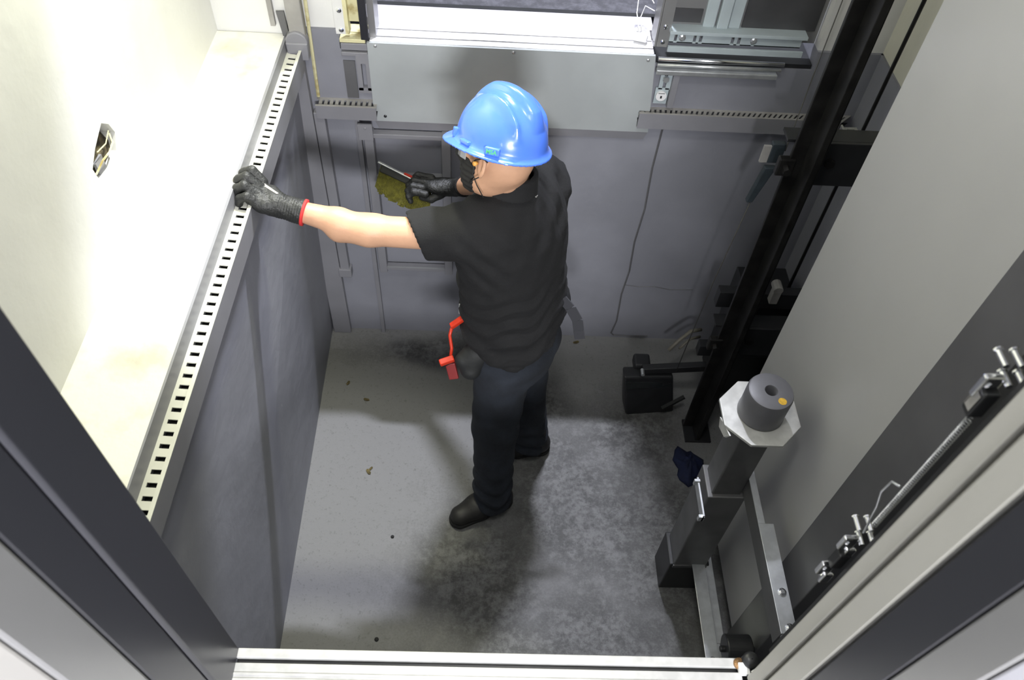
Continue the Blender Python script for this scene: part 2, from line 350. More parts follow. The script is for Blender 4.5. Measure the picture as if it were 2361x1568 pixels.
# corner column, conduit
c = thing('steel_column', 'grey steel post in the back left corner with a rounded lower clamp', 'post', (-.62, Y-.03, .0))
MB().box(-.652, -.603, Y-.035, Y-.004, 1.43, 3.6).build('upper_strip', 'slot_grey', c, bevel=.003)
MB().cyl((-.632, Y-.045, 1.47), (-.632, Y-.012, 1.47), .035).hexa([(-.664, Y-.05, 1.41), (-.60, Y-.05, 1.41), (-.60, Y-.012, 1.41), (-.664, Y-.012, 1.41)], [(-.667, Y-.05, 1.47), (-.597, Y-.05, 1.47), (-.597, Y-.012, 1.47), (-.667, Y-.012, 1.47)]).build('clamp', 'grey_steel', c, bevel=.004)
MB().box(-.702, -.625, Y-.03, Y-.002, 0.0, 1.41).build('lower_channel', 'grey_steel', c, bevel=.003)
MB().tube([(-.59, Y-.006, 3.5), (-.592, Y-.006, 1.6), (-.600, Y-.006, 1.25)], .006, 6).build('seam_wire', 'yellowed', c)
c = thing('cable_trunking', 'grey flat trunking ending above the floor left of the ladder', 'trunking', (-.62, Y-.015, .38))
MB().box(-.622, -.585, Y-.032, Y, .40, 1.20).build('cover', 'grey_steel', c, bevel=.003)
MB().box(-.630, -.577, Y-.040, Y, .385, .43).build('end_cap', 'grey_steel', c, bevel=.003)
# cobweb grime at ledge corner
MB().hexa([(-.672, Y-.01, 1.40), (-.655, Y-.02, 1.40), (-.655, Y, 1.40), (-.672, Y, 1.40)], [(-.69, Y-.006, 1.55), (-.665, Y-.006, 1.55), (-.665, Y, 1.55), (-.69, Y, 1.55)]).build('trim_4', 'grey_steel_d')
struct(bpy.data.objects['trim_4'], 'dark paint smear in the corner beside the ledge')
MB().box(-.715, -.700, Y-.004, Y+.012, 1.50, 2.2).build('trim_5', 'slot_grey'); struct(bpy.data.objects['trim_5'], 'thin grey stripe on the white corner wall')
# pilaster edges on the back wall
MB().box(-.484, -.468, Y-.02, Y, 0.0, 1.17).build('trim_6', 'grey_steel'); struct(bpy.data.objects['trim_6'], 'grey vertical plaster edge left of the ladder')

# ladder
ld = thing('pit_ladder', 'grey steel pit ladder fixed to the back wall behind the worker', 'ladder', (-.30, Y-.03, .44))
for x in (-.438, -.165):
    MB().box(x-.016, x+.016, Y-.045, Y-.005, .43, 1.132).build('stile', 'grey_steel', ld, bevel=.002)
for z in (1.132, .945, .705, .462):
    rg = MB().box(-.43, -.18, Y-.042, Y-.012, z-.020, z-.002).build('rung', 'grey_steel', ld, bevel=.002)
    if z < 1.1: MB().box(-.422, -.182, Y-.043, Y-.036, z-.003, z-.0005).build('edge_glint', 'rung_edge', rg)  # light strips paint the thin highlight along the lower rungs
MB().box(-.47, -.420, Y-.052, Y-.045, 1.110, 1.175).dome((-.445, Y-.052, 1.160), (0, -1, 0), .005).build('top_bracket', 'grey_steel', ld)
MB().box(-.095, .02, Y-.03, Y-.002, .55, 1.15).build('trim_7', 'grey_steel_d'); struct(bpy.data.objects['trim_7'], 'dark strip standing for the worker shadow on the back wall')  # darker box paints the shadow the worker casts on this wall

# ---------------------------------------------------------------- rear doorway
ap = thing('toe_guard_apron', 'wide grey sheet steel apron hanging below the bright rear sill', 'apron', (.06, Y-.03, 1.3))
MB().hexa([(-.413, Y-.022, 1.172), (.548, Y-.022, 1.172), (.548, Y-.012, 1.172), (-.413, Y-.012, 1.172)], [(-.413, Y-.022, 1.468), (.520, Y-.022, 1.468), (.520, Y-.012, 1.468), (-.413, Y-.012, 1.468)]).build('face_sheet', 'apron', ap)
MB().hexa([(-.402, Y-.012, 1.135), (.538, Y-.012, 1.135), (.538, Y-.002, 1.135), (-.402, Y-.002, 1.135)], [(-.413, Y-.021, 1.1725), (.548, Y-.021, 1.1725), (.548, Y-.005, 1.1725), (-.413, Y-.005, 1.1725)]).build('lower_bend', 'grey_steel', ap)
for x, z in ((-.387, 1.458), (.058, 1.458), (.498, 1.452), (-.375, 1.193), (.522, 1.195)):
    MB().dome((x, Y-.022, z), (0, -1, 0), .0055).build('screw', 'galv' if z > 1.3 else 'black_steel', ap)
def sill(name, label, x0, x1, y0, y1, z, m, lips, parts=True):
    t = thing(name, label, 'sill', ((x0+x1)/2, (y0+y1)/2, z-.03))
    MB().box(x0, x1, y0, y1, z-.034, z-.012).build('sill_base', m, t)
    mb = MB()
    for a, b in lips: mb.box(x0, x1, a, b, z-.013, z)
    mb.build('track_ridges', m, t, bevel=.001)
    return t
sill('rear_door_sill', 'bright aluminium grooved sill of the rear doorway above the apron', -.405, .515, Y-.014, 2.475, 1.472, 'alu', [(Y-.014, 2.351), (2.359, 2.397), (2.404, 2.475)])
struct(MB().box(-.45, .530, 2.475, 2.565, 1.38, 1.468).box(-.505, .530, 2.43, 2.475, 1.38, 1.437).build('trim_8', 'cement'), 'pale cement strip behind the rear sill')
struct(MB().box(-.7, 1.4, 2.565, 4.6, 1.36, 1.462).build('floor_rear_landing', 'carpet'), 'dark landing floor beyond the rear doorway', 'floor')
struct(MB().box(-.7, 1.2, 2.560, 2.580, 1.40, 1.470).build('trim_9', 'black_steel'), 'black joint between cement strip and landing floor')
struct(MB().box(.530, 1.048, 2.346, 2.565, 1.38, 1.445).build('trim_10', 'black_steel'), 'black block standing for the shaded gap under the open rear door')  # black fill paints the shade in the gap below the door
sl_ = bpy.data.objects['rear_door_sill']
MB().box(-.405, .515, 2.352, 2.358, 1.460, 1.468).box(-.405, .515, 2.3975, 2.4035, 1.460, 1.468).build('groove_bottom', 'black_steel', sl_)  # black strips paint the shade inside the sill grooves
# rear left jamb and sill extension
j = thing('rear_door_jamb', 'dark grey steel jamb at the left end of the rear sill', 'jamb', (-.41, 2.38, 1.47))
MB().box(-.432, -.408, 2.328, 2.345, 1.47, 3.4).build('front_edge', 'stainless_d', j, bevel=.002)
MB().box(-.408, -.385, 2.345, 2.43, 1.47, 3.4).build('return_face', 'stainless', j, bevel=.002)
e = thing('sill_extension', 'yellowed zinc sill extension bolted left of the rear doorway', 'sill bracket', (-.46, 2.36, 1.46))
MB().box(-.502, -.420, Y-.010, 2.372, 1.458, 1.470).box(-.502, -.420, 2.378, 2.425, 1.458, 1.470).build('track', 'yellowed', e, bevel=.001)
MB().box(-.500, -.415, Y-.012, Y+.02, 1.432, 1.456).box(-.500, -.415, Y-.018, Y-.004, 1.415, 1.428).build('lower_rail', 'grey_steel', e, bevel=.002)
MB().box(-.508, -.478, 2.325, 2.337, 1.49, 1.75).build('upright_plate', 'white_wall', e)
MB().box(-.478, -.466, 2.325, 2.36, 1.49, 1.75).box(-.466, -.435, 2.352, 2.36, 1.52, 1.75).build('inner_flange', 'yellowed', e)
for z in (1.505, 1.57): MB().dome((-.490, 2.325, z), (0, -1, 0), .008).build('bolt', 'chrome', e)
b = thing('slotted_bracket', 'grey slotted bracket on the back wall left of the apron', 'bracket', (-.45, Y, 1.3))
MB().box(-.455, -.44, Y-.02, Y, 1.29, 1.39).box(-.425, -.405, Y-.02, Y, 1.29, 1.39).box(-.455, -.405, Y-.02, Y, 1.39, 1.425).box(-.455, -.405, Y-.02, Y, 1.28, 1.30).build('slotted_plate', 'grey_steel', b)
MB().box(-.50, -.462, Y-.006, Y, 1.25, 1.39).build('recess', 'grey_steel_d', b)
# rear door panel slid open to the right
d = thing('rear_landing_door', 'grey steel landing door slid open to the right of the rear doorway', 'door', (.76, 2.40, 1.50))
MB().box(.522, .560, 2.358, 2.364, 1.478, 3.4).box(.516, .523, 2.358, 2.44, 1.478, 3.4).build('leading_edge', 'stainless', d)
MB().box(.560, 1.045, 2.385, 2.40, 1.50, 3.4).build('panel', 'stainless', d)
M['panel_d'] = mat('smudged_dark_steel', (.10, .10, .105), .35, metal=.3, noise=.3, scale=5)
MB().box(.565, .655, 2.379, 2.386, 1.555, 1.60).box(.79, 1.03, 2.379, 2.386, 1.545, 3.4).build('dark_backing', 'panel_d', d)
MB().box(.662, .700, 2.372, 2.386, 1.545, 3.4).box(.706, .742, 2.364, 2.386, 1.545, 3.4).box(.745, .782, 2.372, 2.386, 1.545, 3.4).build('stiffener', 'cyan', d, bevel=.003)
for z in (1.495, 1.548): MB().dome((.541, 2.358, z), (0, -1, 0), .0075).build('bolt', 'chrome', d)
hr = MB()
hr.box(.555, 1.00, 2.335, 2.385, 1.535, 1.546)
hr.box(.555, .995, 2.325, 2.333, 1.480, 1.500)
for x0, x1 in ((.560, .575), (.584, .637), (.646, .656), (.666, .760), (.770, .781), (.791, .829), (.837, .99)):
    hr.box(x0, x1, 2.352, 2.360, 1.498, 1.537)
hr.box(.560, .99, 2.352, 2.360, 1.498, 1.503).box(.560, .99, 2.352, 2.360, 1.531, 1.537)
h = hr.build('slotted_rail', 'cyan', d, bevel=.001)
for x in (.600, .832): MB().dome((x, 2.352, 1.518), (0, -1, 0), .012, 8).build('adjusting_bolt', 'galv', d)
sx = thing('sill_rail_extension', 'shiny triple metal track running right from the apron under the open door', 'track', (.75, 2.34, 1.46))
MB().cyl((.530, 2.318, 1.458), (.945, 2.318, 1.458), .0075).build('upper_tube', 'chrome', sx, smooth=True)
MB().cyl((.530, 2.313, 1.440), (.938, 2.313, 1.440), .006).build('middle_tube', 'galv', sx, smooth=True)
MB().box(.530, .930, 2.300, 2.325, 1.410, 1.428).build('lower_bar', 'galv', sx, bevel=.003)
bk = thing('sill_bracket', 'pale blue slotted bracket carrying a round white dial, right of the apron', 'bracket', (.57, Y, 1.36))
MB().box(.553, .590, Y-.012, Y-.006, 1.395, 1.42).box(.553, .566, Y-.012, Y-.006, 1.34, 1.42).box(.577, .592, Y-.012, Y-.006, 1.34, 1.42).box(.545, .590, Y-.012, Y-.006, 1.285, 1.345).build('slotted_plate', 'cyan', bk)
MB().box(.592, .612, Y-.03, Y-.004, 1.28, 1.41).build('side_flange', 'grey_steel', bk)
MB().cyl((.571, Y-.012, 1.383), (.571, Y-.024, 1.383), .011, n=6).build('hex_nut', 'galv', bk)
dial = MB().cyl((.567, Y-.012, 1.318), (.567, Y-.020, 1.318), .018, n=32).build('dial', 'white_plastic', bk)
MB().box(.556, .578, Y-.0205, Y-.0195, 1.328, 1.330).box(.564, .570, Y-.0205, Y-.0195, 1.310, 1.320).build('dial_mark', 'black_steel', dial)
# white plastic plug with cables
pg = thing('cable_plug', 'white plastic plug with looped thin cables at the right end of the rear sill', 'plug', (.485, 2.42, 1.475))
MB().cyl((.455, 2.40, 1.487), (.495, 2.385, 1.487), .014, .012, 12).cyl((.46, 2.43, 1.490), (.49, 2.44, 1.492), .010, .008, 10).build('plug_body', 'white_plastic', pg, smooth=False, bevel=.002)
for k, pts in enumerate(([(.47, 2.40, 1.495), (.462, 2.47, 1.53), (.470, 2.53, 1.57), (.492, 2.53, 1.58), (.515, 2.48, 1.56)], [(.48, 2.40, 1.497), (.475, 2.46, 1.52), (.49, 2.49, 1.545), (.515, 2.45, 1.55)])):
    MB().tube(pts, .0018, 6).build('cable', 'white_plastic', pg, smooth=True)

# ---------------------------------------------------------------- near doorway
fs = sill('front_door_sill', 'ribbed aluminium sill along the bottom, next to the camera', -.402, .458, .250, .428, 1.462, 'alu_worn', [(.412, .428), (.30, .404)])
rb = MB()
for k in range(7): rb.box(-.402, .458, .330+k*.009, .334+k*.009, 1.4615, 1.4635)
rb.build('anti_slip_ribs', 'alu_worn', fs)
MB().box(-.402, .458, .404, .412, 1.440, 1.452).build('groove_bottom', 'black_steel', fs)
struct(MB().box(-.9, .9, -.8, .250, 1.36, 1.460).build('floor_lobby', 'cement'), 'lobby floor on the near side of the doorway', 'floor')
lj = thing('door_jamb', 'dark blue grey door jamb filling the lower left of the view', 'jamb', (-.42, .34, 1.46))
MB().prism([(-.402, .428), (-.400, .350), (-.404, .345), (-.44, .345), (-.44, .428)], 1.46, 3.6).build('inner_post', 'stainless_d', lj, bevel=.002)
MB().prism([(-.403, .344), (-.400, .281), (-.46, .281), (-.46, .344)], 1.46, 3.6).build('outer_post', 'stainless_d', lj, bevel=.004)
MB().prism([(-.399, .280), (-.396, .217), (-.48, .217), (-.48, .280)], 1.46, 3.6).build('frame_cover', 'stainless', lj, bevel=.004)
MB().prism([(-.398, .216), (-.46, .08), (-.50, .08), (-.50, .216)], 1.46, 3.6).build('wall_return', 'slot_grey', lj, bevel=.004)
rd = thing('front_landing_door', 'pair of beige door panels slid open at the right, seen edge on beside the camera', 'door', (.47, .36, 1.47))
MB().prism([(.462, .395), (.462, .368), (.95, .368), (.95, .395)], 1.472, 3.6).build('rear_panel', 'door_beige', rd, bevel=.003)
MB().prism([(.459, .361), (.459, .3200), (.95, .3200), (.95, .361)], 1.472, 3.6).build('front_panel', 'door_beige', rd, bevel=.004)
rj = thing('door_frame', 'dark steel frame fading to grey in the lower right corner beside the camera', 'jamb', (.47, .25, 1.46))
MB().prism([(.458, .315), (.456, .255), (.52, .255), (.52, .315)], 1.46, 3.6).build('inner_face', 'stainless_d', rj, bevel=.003)
MB().prism([(.4555, .254), (.4545, .206), (.52, .206), (.52, .254)], 1.46, 3.6).build('outer_face', 'stainless', rj, bevel=.003)
MB().prism([(.455, .205), (.52, .08), (.56, .08), (.56, .205)], 1.46, 3.6).build('wall_return', 'grey_steel', rj, bevel=.003)
gd = thing('door_guide_shoe', 'black door guide shoe with rusty residue at the right end of the near sill', 'door guide', (.475, .42, 1.465))
MB().lathe((.474, .421, 1.448), [(.001, .034), (.010, .034), (.0145, .028), (.0145, .004), (.010, 0), (.001, 0)], 20).build('roller', 'black_steel', gd, smooth=True)
MB().box(.452, .470, .398, .418, 1.462, 1.472).tube([(.470, .400, 1.478), (.480, .405, 1.484), (.487, .412, 1.480)], .002, 6).build('clip', 'white_plastic', gd, bevel=.002)
M['rust'] = mat('rusty_grease', (.30, .16, .06), .7, noise=.6, scale=80, bump=1, bscale=150)
MB().lathe((.457, .418, 1.462), [(.011, 0), (.010, .004), (.006, .007), (.001, .008)], 14).build('residue', 'rust', gd, smooth=True)
# hardware on the pit side of the front door
hw = thing('door_closer_gear', 'chrome clamps, bolts and a coil spring on the pit side of the open front door', 'door gear', (.52, .45, 1.9))
MB().box(.507, .560, .396, .438, 1.48, 3.5).build('mounting_plate', 'black_steel', hw)
def clampset(z, big):
    k = .9 if big else .65
    x, y = .500, .455
    MB().box(x-.012*k, x+.010*k, y-.002, y+.006, z-.016*k, z+.020*k).box(x+.000, x+.016*k, y-.006, y, z-.040*k, z-.010*k).build('clamp_plate', 'chrome', hw, bevel=.002)
    for dx, dz in ((-.004, .008), (.004, -.030)):
        MB().dome((x+dx*k, y+.006, z+dz*k), (0, 1, 0), .005*k, 8).dome((x+dx*k, y, z+dz*k), (-1, 0, .4), .005*k, 8).build('bolt', 'chrome', hw)
clampset(2.235, True); clampset(1.870, True); clampset(1.785, True)
for z in (2.262, 1.897):
    for dx in (0, .016):
        MB().cyl((.507+dx, .462, z), (.507+dx, .482, z), .0035, n=10).dome((.507+dx, .482, z), (0, 1, 0), .005, 8).build('stud', 'chrome', hw)
        MB().cyl((.512+dx, .448, z-.014), (.512+dx, .466, z-.014), .0035, n=10).dome((.512+dx, .466, z-.014), (0, 1, 0), .005, 8).build('stud', 'chrome', hw)
sp = []
a0, a1 = Vector((.506, .452, 2.185)), Vector((.508, .452, 1.935))
for i in range(0, 56*8+1):
    t = i/(56*8); p = a0.lerp(a1, t); an = i*math.pi/4; sp.append((p.x+math.cos(an)*.0034, p.y+math.sin(an)*.0034, p.z))
MB().tube(sp, .0008, 5).build('coil_spring', 'galv', hw, smooth=True)
MB().tube([(.508, .462, 2.02), (.506, .474, 2.01), (.506, .476, 1.98), (.508, .468, 1.955), (.510, .458, 1.90)], .0016, 6).build('wire_loop', 'galv', hw, smooth=True)
for z in (2.215, 1.828):
    MB().box(.495, .512, .446, .462, z-.020, z+.020).build('switch_block', 'black_steel', hw, bevel=.002)
MB().box(.4940, .4945, .449, .459, 2.203, 2.228).box(.496, .510, .4622, .4627, 2.20, 2.23).build('faded_label', 'slot_grey', hw)

# ---------------------------------------------------------------- counterweight screen and column
sc = thing('counterweight_screen', 'tall light grey sheet steel screen on the right side of the pit', 'screen', (.90, 1.2, .1))
MB().box(.900, .904, .930, 1.532, .10, 3.5).build('sheet', 'screen', sc)
MB().box(.904, .93, 1.518, 1.530, .10, 3.5).build('folded_edge', 'screen', sc)
pc = thing('screen_post', 'dark grey square steel post between the pale screen and the front door', 'post', (.90, .85, 0))
MB().box(.872, .935, .785, .925, .09, 3.5).build('box_section', 'grey_steel_d', pc, bevel=.003)
MB().cyl((.90, .85, 0), (.90, .85, .095), .035).build('foot', 'black_steel', pc)

# guide rail
gr = thing('guide_rail', 'dark greasy steel guide rail rising from the pit floor to the top right', 'rail', (.93, 1.82, 0))
MB().box(.865, .965, 1.845, 1.858, 0, 3.6).build('flange', 'rail', gr, bevel=.002)
MB().box(.905, .925, 1.775, 1.845, 0, 3.6).build('blade', 'rail', gr, bevel=.002)
MB().box(.865, .975, 1.77, 1.88, 0, .012).build('base_plate', 'black_steel', gr)
for z in (.58, 1.415):
    br = thing('rail_bracket', 'black steel plate bracket holding the guide rail, %s' % ('upper one, level with the slotted channel' if z > 1 else 'lower one, near the pit floor'), 'bracket', (1.0, 1.862, z))
    MB().box(.935, 1.258, 1.860, 1.872, z-.077, z+.077).build('plate', 'black_steel', br, bevel=.002)
    MB().box(.85, 1.258, 1.872, 1.93, z+.068, z+.077).build('flange', 'black_steel', br)
    MB().cyl((.99, 1.860, z+.01), (.99, 1.848, z+.01), .016, n=6).build('bolt', 'rail', br)
    MB().box(.835, .885, 1.838, 1.862, z-.03, z+.03).build('clip', 'rail', br, bevel=.004)
    MB().cyl((.86, 1.84, z), (.86, 1.815, z), .013, n=6).build('clip_bolt', 'rail', br)
# blue primer clamp behind the rail at left
cl = thing('rope_clamp', 'faded blue clamp with a cream tag on the thin rope, left of the guide rail', 'clamp', (.86, 1.93, 1.3))
MB().box(.838, .880, 1.93, 1.95, 1.36, 1.43).hexa([(.82, 1.93, 1.20), (.84, 1.93, 1.20), (.84, 1.95, 1.20), (.82, 1.95, 1.20)], [(.84, 1.93, 1.34), (.875, 1.93, 1.34), (.875, 1.95, 1.34), (.84, 1.95, 1.34)]).build('body', mat('faded_blue_paint', (.035, .048, .058), .6, noise=.3, scale=20), cl, bevel=.003)
MB().box(.815, .838, 1.932, 1.94, 1.36, 1.42).build('tag', 'slot_grey', cl)
# counterweight bottom frame and dark clutter in the back right corner
cw = thing('counterweight_rack', 'dark steel rack low in the back right corner behind the guide rail', 'frame', (1.05, 2.05, 0))
MB().box(.86, 1.24, 1.96, 2.0, .66, .74).build('cross_beam', 'black_steel', cw, bevel=.002)
MB().box(.86, 1.24, 1.96, 2.0, .36, .42).build('cross_beam', 'black_steel', cw, bevel=.002)
MB().box(.96, 1.01, 1.96, 2.01, 0, .70).build('upright', 'black_steel', cw)
MB().box(1.19, 1.24, 1.96, 2.01, 0, .70).build('upright', 'black_steel', cw)
MB().box(1.0, 1.2, 2.02, 2.22, .02, .62).build('weight_block', 'black_steel', cw, bevel=.004)
MB().cyl((1.055, 1.93, .79), (1.055, 1.975, .79), .018, n=12).box(1.04, 1.07, 1.93, 1.96, .72, .78).build('latch', 'slot_grey', cw, bevel=.002)
# ropes
rp = MB().cyl((1.135, 2.02, .7), (1.135, 2.02, 3.6), .006, n=8).build('hoist_rope', 'rail', smooth=True); tag(rp, 'dark vertical rope in front of the right wall, between guide rail and screen', 'rope')
rp = MB().tube([(1.045, 2.30, 3.4), (1.045, 2.30, 1.45), (.885, 1.94, 1.40)], .0018, 6).build('governor_rope', 'rope', smooth=True); tag(rp, 'thin pale rope dropping past the back wall to the blue clamp', 'rope')
rp = MB().tube([(.835, 1.935, 1.20), (.815, 1.95, .8), (.80, 1.965, .24)], .0018, 6).build('governor_rope', 'rope', smooth=True); tag(rp, 'thin rope running down from the blue clamp to the black weight', 'rope')
# black tension weight
tw = thing('tension_weight', 'black cast weight on an arm standing on the pit floor, left of the rail', 'weight', (.72, 1.95, 0))
MB().hexa([(.622, 1.900, .0), (.835, 1.925, .0), (.825, 2.0, .0), (.612, 1.985, .0)], [(.585, 1.945, .215), (.795, 1.955, .215), (.785, 2.015, .215), (.583, 2.005, .215)]).build('weight_body', 'black_steel', tw, bevel=.008)
M['wet'] = mat('wet_black_gloss', (.03, .034, .036), .18, noise=.3, scale=20)
MB().hexa([(.60, 1.925, .155), (.80, 1.945, .155), (.80, 1.96, .155), (.60, 1.94, .155)], [(.592, 1.936, .19), (.794, 1.952, .19), (.794, 1.965, .19), (.592, 1.95, .19)]).build('wet_band', 'wet', tw, bevel=.003)
MB().bar((.66, 1.975, .235), (.925, 1.985, .258), .03, .035).build('arm', 'black_steel', tw, bevel=.003)
MB().box(.63, .70, 1.99, 2.06, .19, .24).build('pulley_guard', 'black_steel', tw, bevel=.01)
MB().cyl((.655, 1.96, .255), (.655, 1.93, .255), .008, n=8).build('bolt', 'galv', tw)
MB().bar((.77, 1.90, .06), (.86, 1.93, .11), .014, .014).build('stop_lever', 'mask', tw)
hs = MB().tube([(.92, 2.15, .30), (.87, 2.13, .31), (.82, 2.10, .28), (.78, 2.07, .25)], .008, 8).tube([(.93, 2.16, .24), (.88, 2.13, .26), (.83, 2.09, .24)], .006, 8).build('grey_cable', 'hose', smooth=True); tag(hs, 'dull beige cables arching over the black weight near the rail foot', 'cable')

# buffer stand
bs = thing('buffer_stand', 'raw steel buffer post with an octagonal zinc plate and bracing arms', 'buffer', (.745, 1.20, 0))
cx, cy = .748, 1.185
MB().box(cx-.045, cx+.045, cy-.045, cy+.045, .2, 1.095).build('post', 'post', bs, bevel=.004)
MB().box(cx-.058, cx+.058, cy-.058, cy+.058, .215, .725).build('sleeve', 'post', bs, bevel=.004)
MB().box(cx-.070, cx+.072, cy-.055, cy+.07, 0, .215).build('foot_block', 'black_steel', bs, bevel=.004)
MB().hexa([(cx-.060, cy-.062, .205), (cx+.06, cy-.062, .205), (cx+.06, cy-.058, .205), (cx-.06, cy-.058, .205)], [(cx-.06, cy-.062, .222), (cx+.06, cy-.062, .222), (cx+.06, cy-.058, .222), (cx-.06, cy-.058, .222)]).build('weld_strip', 'post', bs)
R_ = .112
octo = [(cx+R_*math.cos(math.radians(a)), cy+R_*math.sin(math.radians(a))) for a in (22, 68, 112, 158, 202, 248, 292, 338)]
MB().prism(octo, 1.095, 1.105).build('octagonal_plate', 'plate', bs, bevel=.002)
buf = MB()
buf.lathe((cx, cy, 1.105), [(.058, 0), (.0625, .004), (.0625, .012), (.061, .02), (.061, .094), (.058, .101), (.052, .1035), (.0175, .1035), (.0155, .101), (.0155, .03), (.001, .03)], 48)
bf = buf.build('rubber_buffer', 'buffer', bs, smooth=True)
m_ = bf.modifiers.new('es', 'EDGE_SPLIT'); m_.split_angle = .7
MB().cyl((cx+.022, cy-.034, 1.2085), (cx+.022, cy-.034, 1.2092), .011, n=20).build('yellow_dot', 'yellow', bf)
MB().hexa([(cx-.104, cy-.020, 1.06), (cx-.100, cy-.028, 1.06), (cx-.090, cy-.055, 1.06), (cx-.096, cy-.052, 1.06)], [(cx-.108, cy-.010, 1.094), (cx-.105, cy-.012, 1.094), (cx-.088, cy-.070, 1.094), (cx-.092, cy-.070, 1.094)]).build('plate_tab', 'plate', bs)
# small galvanised angle on the left of the post
MB().box(cx-.085, cx-.080, cy-.125, cy+.005, .70, .735).box(cx-.095, cx-.078, cy-.012, cy-.004, .715, .74).box(cx-.095, cx-.078, cy-.125, cy-.115, .70, .725).build('side_angle', 'galv', bs)
# bracing arms
a = MB(); a.hexa([(.792, 1.20, .770), (.800, 1.20, .770), (.812, .70, .770), (.792, .70, .770)], [(.792, 1.20, .815), (.812, 1.20, .815), (.832, .70, .815), (.800, .70, .815)])
MB().box(.792, .796, .690, 1.235, .745, .815).build('upper_arm_web', 'post', bs)
MB().box(.792, .812, 1.00, 1.235, .815, .819).box(.792, .836, .690, 1.00, .815, .819).build('upper_arm_flange', 'galv', bs, bevel=.001)
MB().box(.795, .86, .680, .72, .800, .812).build('end_cleat', 'galv', bs)
for y in (.80, .705): MB().dome((.818, y, .819), (0, 0, 1), .011, 14).build('bolt', 'chrome', bs)
MB().box(.792, .797, .600, 1.20, .150, .225).build('lower_arm_web', 'post', bs)
MB().box(.755, .800, .600, 1.18, .222, .227).build('lower_arm_flange', 'galv', bs, bevel=.001)
MB().box(.800, .832, .86, 1.18, .205, .209).box(.80, .815, .70, .86, .205, .209).build('lower_arm_step', 'galv', bs, bevel=.001)
MB().dome((.776, .80, .227), (0, 0, 1), .011, 14).build('bolt', 'chrome', bs)
MB().cyl((.775, .79, .375), (.855, .79, .375), .045, n=30).cyl((.76, .79, .375), (.87, .79, .375), .010, n=12).build('end_wheel', 'black_steel', bs, bevel=.004)
MB().box(.80, .83, .775, .805, .205, .36).build('wheel_support', 'black_steel', bs)

# blue rag and litter
def rag(cx, cy, r):
    V = []; F = []; n, k = 22, 7
    V.append((cx, cy, .05))
    for j in range(1, k+1):
        for i in range(n):
            a = 2*math.pi*i/n; rr = r*j/k*(1+.18*math.sin(3*a+1)+.1*math.sin(7*a))
            z = (.05*(1-j/k)+.02*math.sin(5*a+j)*(1-j/k)+.012*math.sin(9*a+j*1.3)*(1-j/k*.8))
            V.append((cx+rr*math.cos(a)*.7, cy+rr*math.sin(a), max(z, .001)+.002))
    for i in range(n): F.append((0, 1+i, 1+(i+1) % n))
    for j in range(k-1):
        for i in range(n): F.append((1+j*n+i, 1+(j+1)*n+i, 1+(j+1)*n+(i+1) % n, 1+j*n+(i+1) % n))
    return V, F
o = obj('crumpled_rag', *rag(.86, 1.655, .085), 'blue_cloth', smooth=True); s_ = o.modifiers.new('s', 'SOLIDIFY'); s_.thickness = .003
tag(o, 'crumpled dark blue rag on the floor at the foot of the guide rail', 'rag')
LEAF = [(.422, 2.297, .016, .3, 'dry brown leaf on the floor by the back wall, right of the worker'), (-.599, 2.023, .013, 1.2, 'small dry leaf on the floor near the left wall'),
        (-.458, 1.585, .015, 2.2, 'curled dry leaf on the open floor left of the front foot'), (-.45, 1.60, .010, .9, 'tiny leaf scrap touching the curled leaf'), (-.509, 1.938, .014, 2.9, 'grey leaf lying in the shade near the left wall')]
for x, y, r, a, lab in LEAF:
    n = 8; V = [(x, y, .004)]
    for i in range(n):
        t = 2*math.pi*i/n; V.append((x+r*(math.cos(t)*math.cos(a)-.5*math.sin(t)*math.sin(a)), y+r*(math.cos(t)*math.sin(a)+.5*math.sin(t)*math.cos(a)), .002+.003*(i % 2)))
    o = obj('dry_leaf', V, [(0, 1+i, 1+(i+1) % n) for i in range(n)], 'leaf'); s_ = o.modifiers.new('s', 'SOLIDIFY'); s_.thickness = .001
    tag(o, lab, 'leaf', 'dry leaves on the pit floor')
for x, y, r, lab in [(-.333, 1.306, .007, 'small black pebble on the open floor, left of the front foot'), (-.35, .917, .008, 'small black pebble at the near end of the floor')]:
    o = MB().lathe((x, y, 0), [(.001, r*.9), (r*.6, r*.7), (r, r*.3), (r*.9, 0)], 10).build('pebble', 'pebble', smooth=True); tag(o, lab, 'pebble', 'dark pebbles on the pit floor')


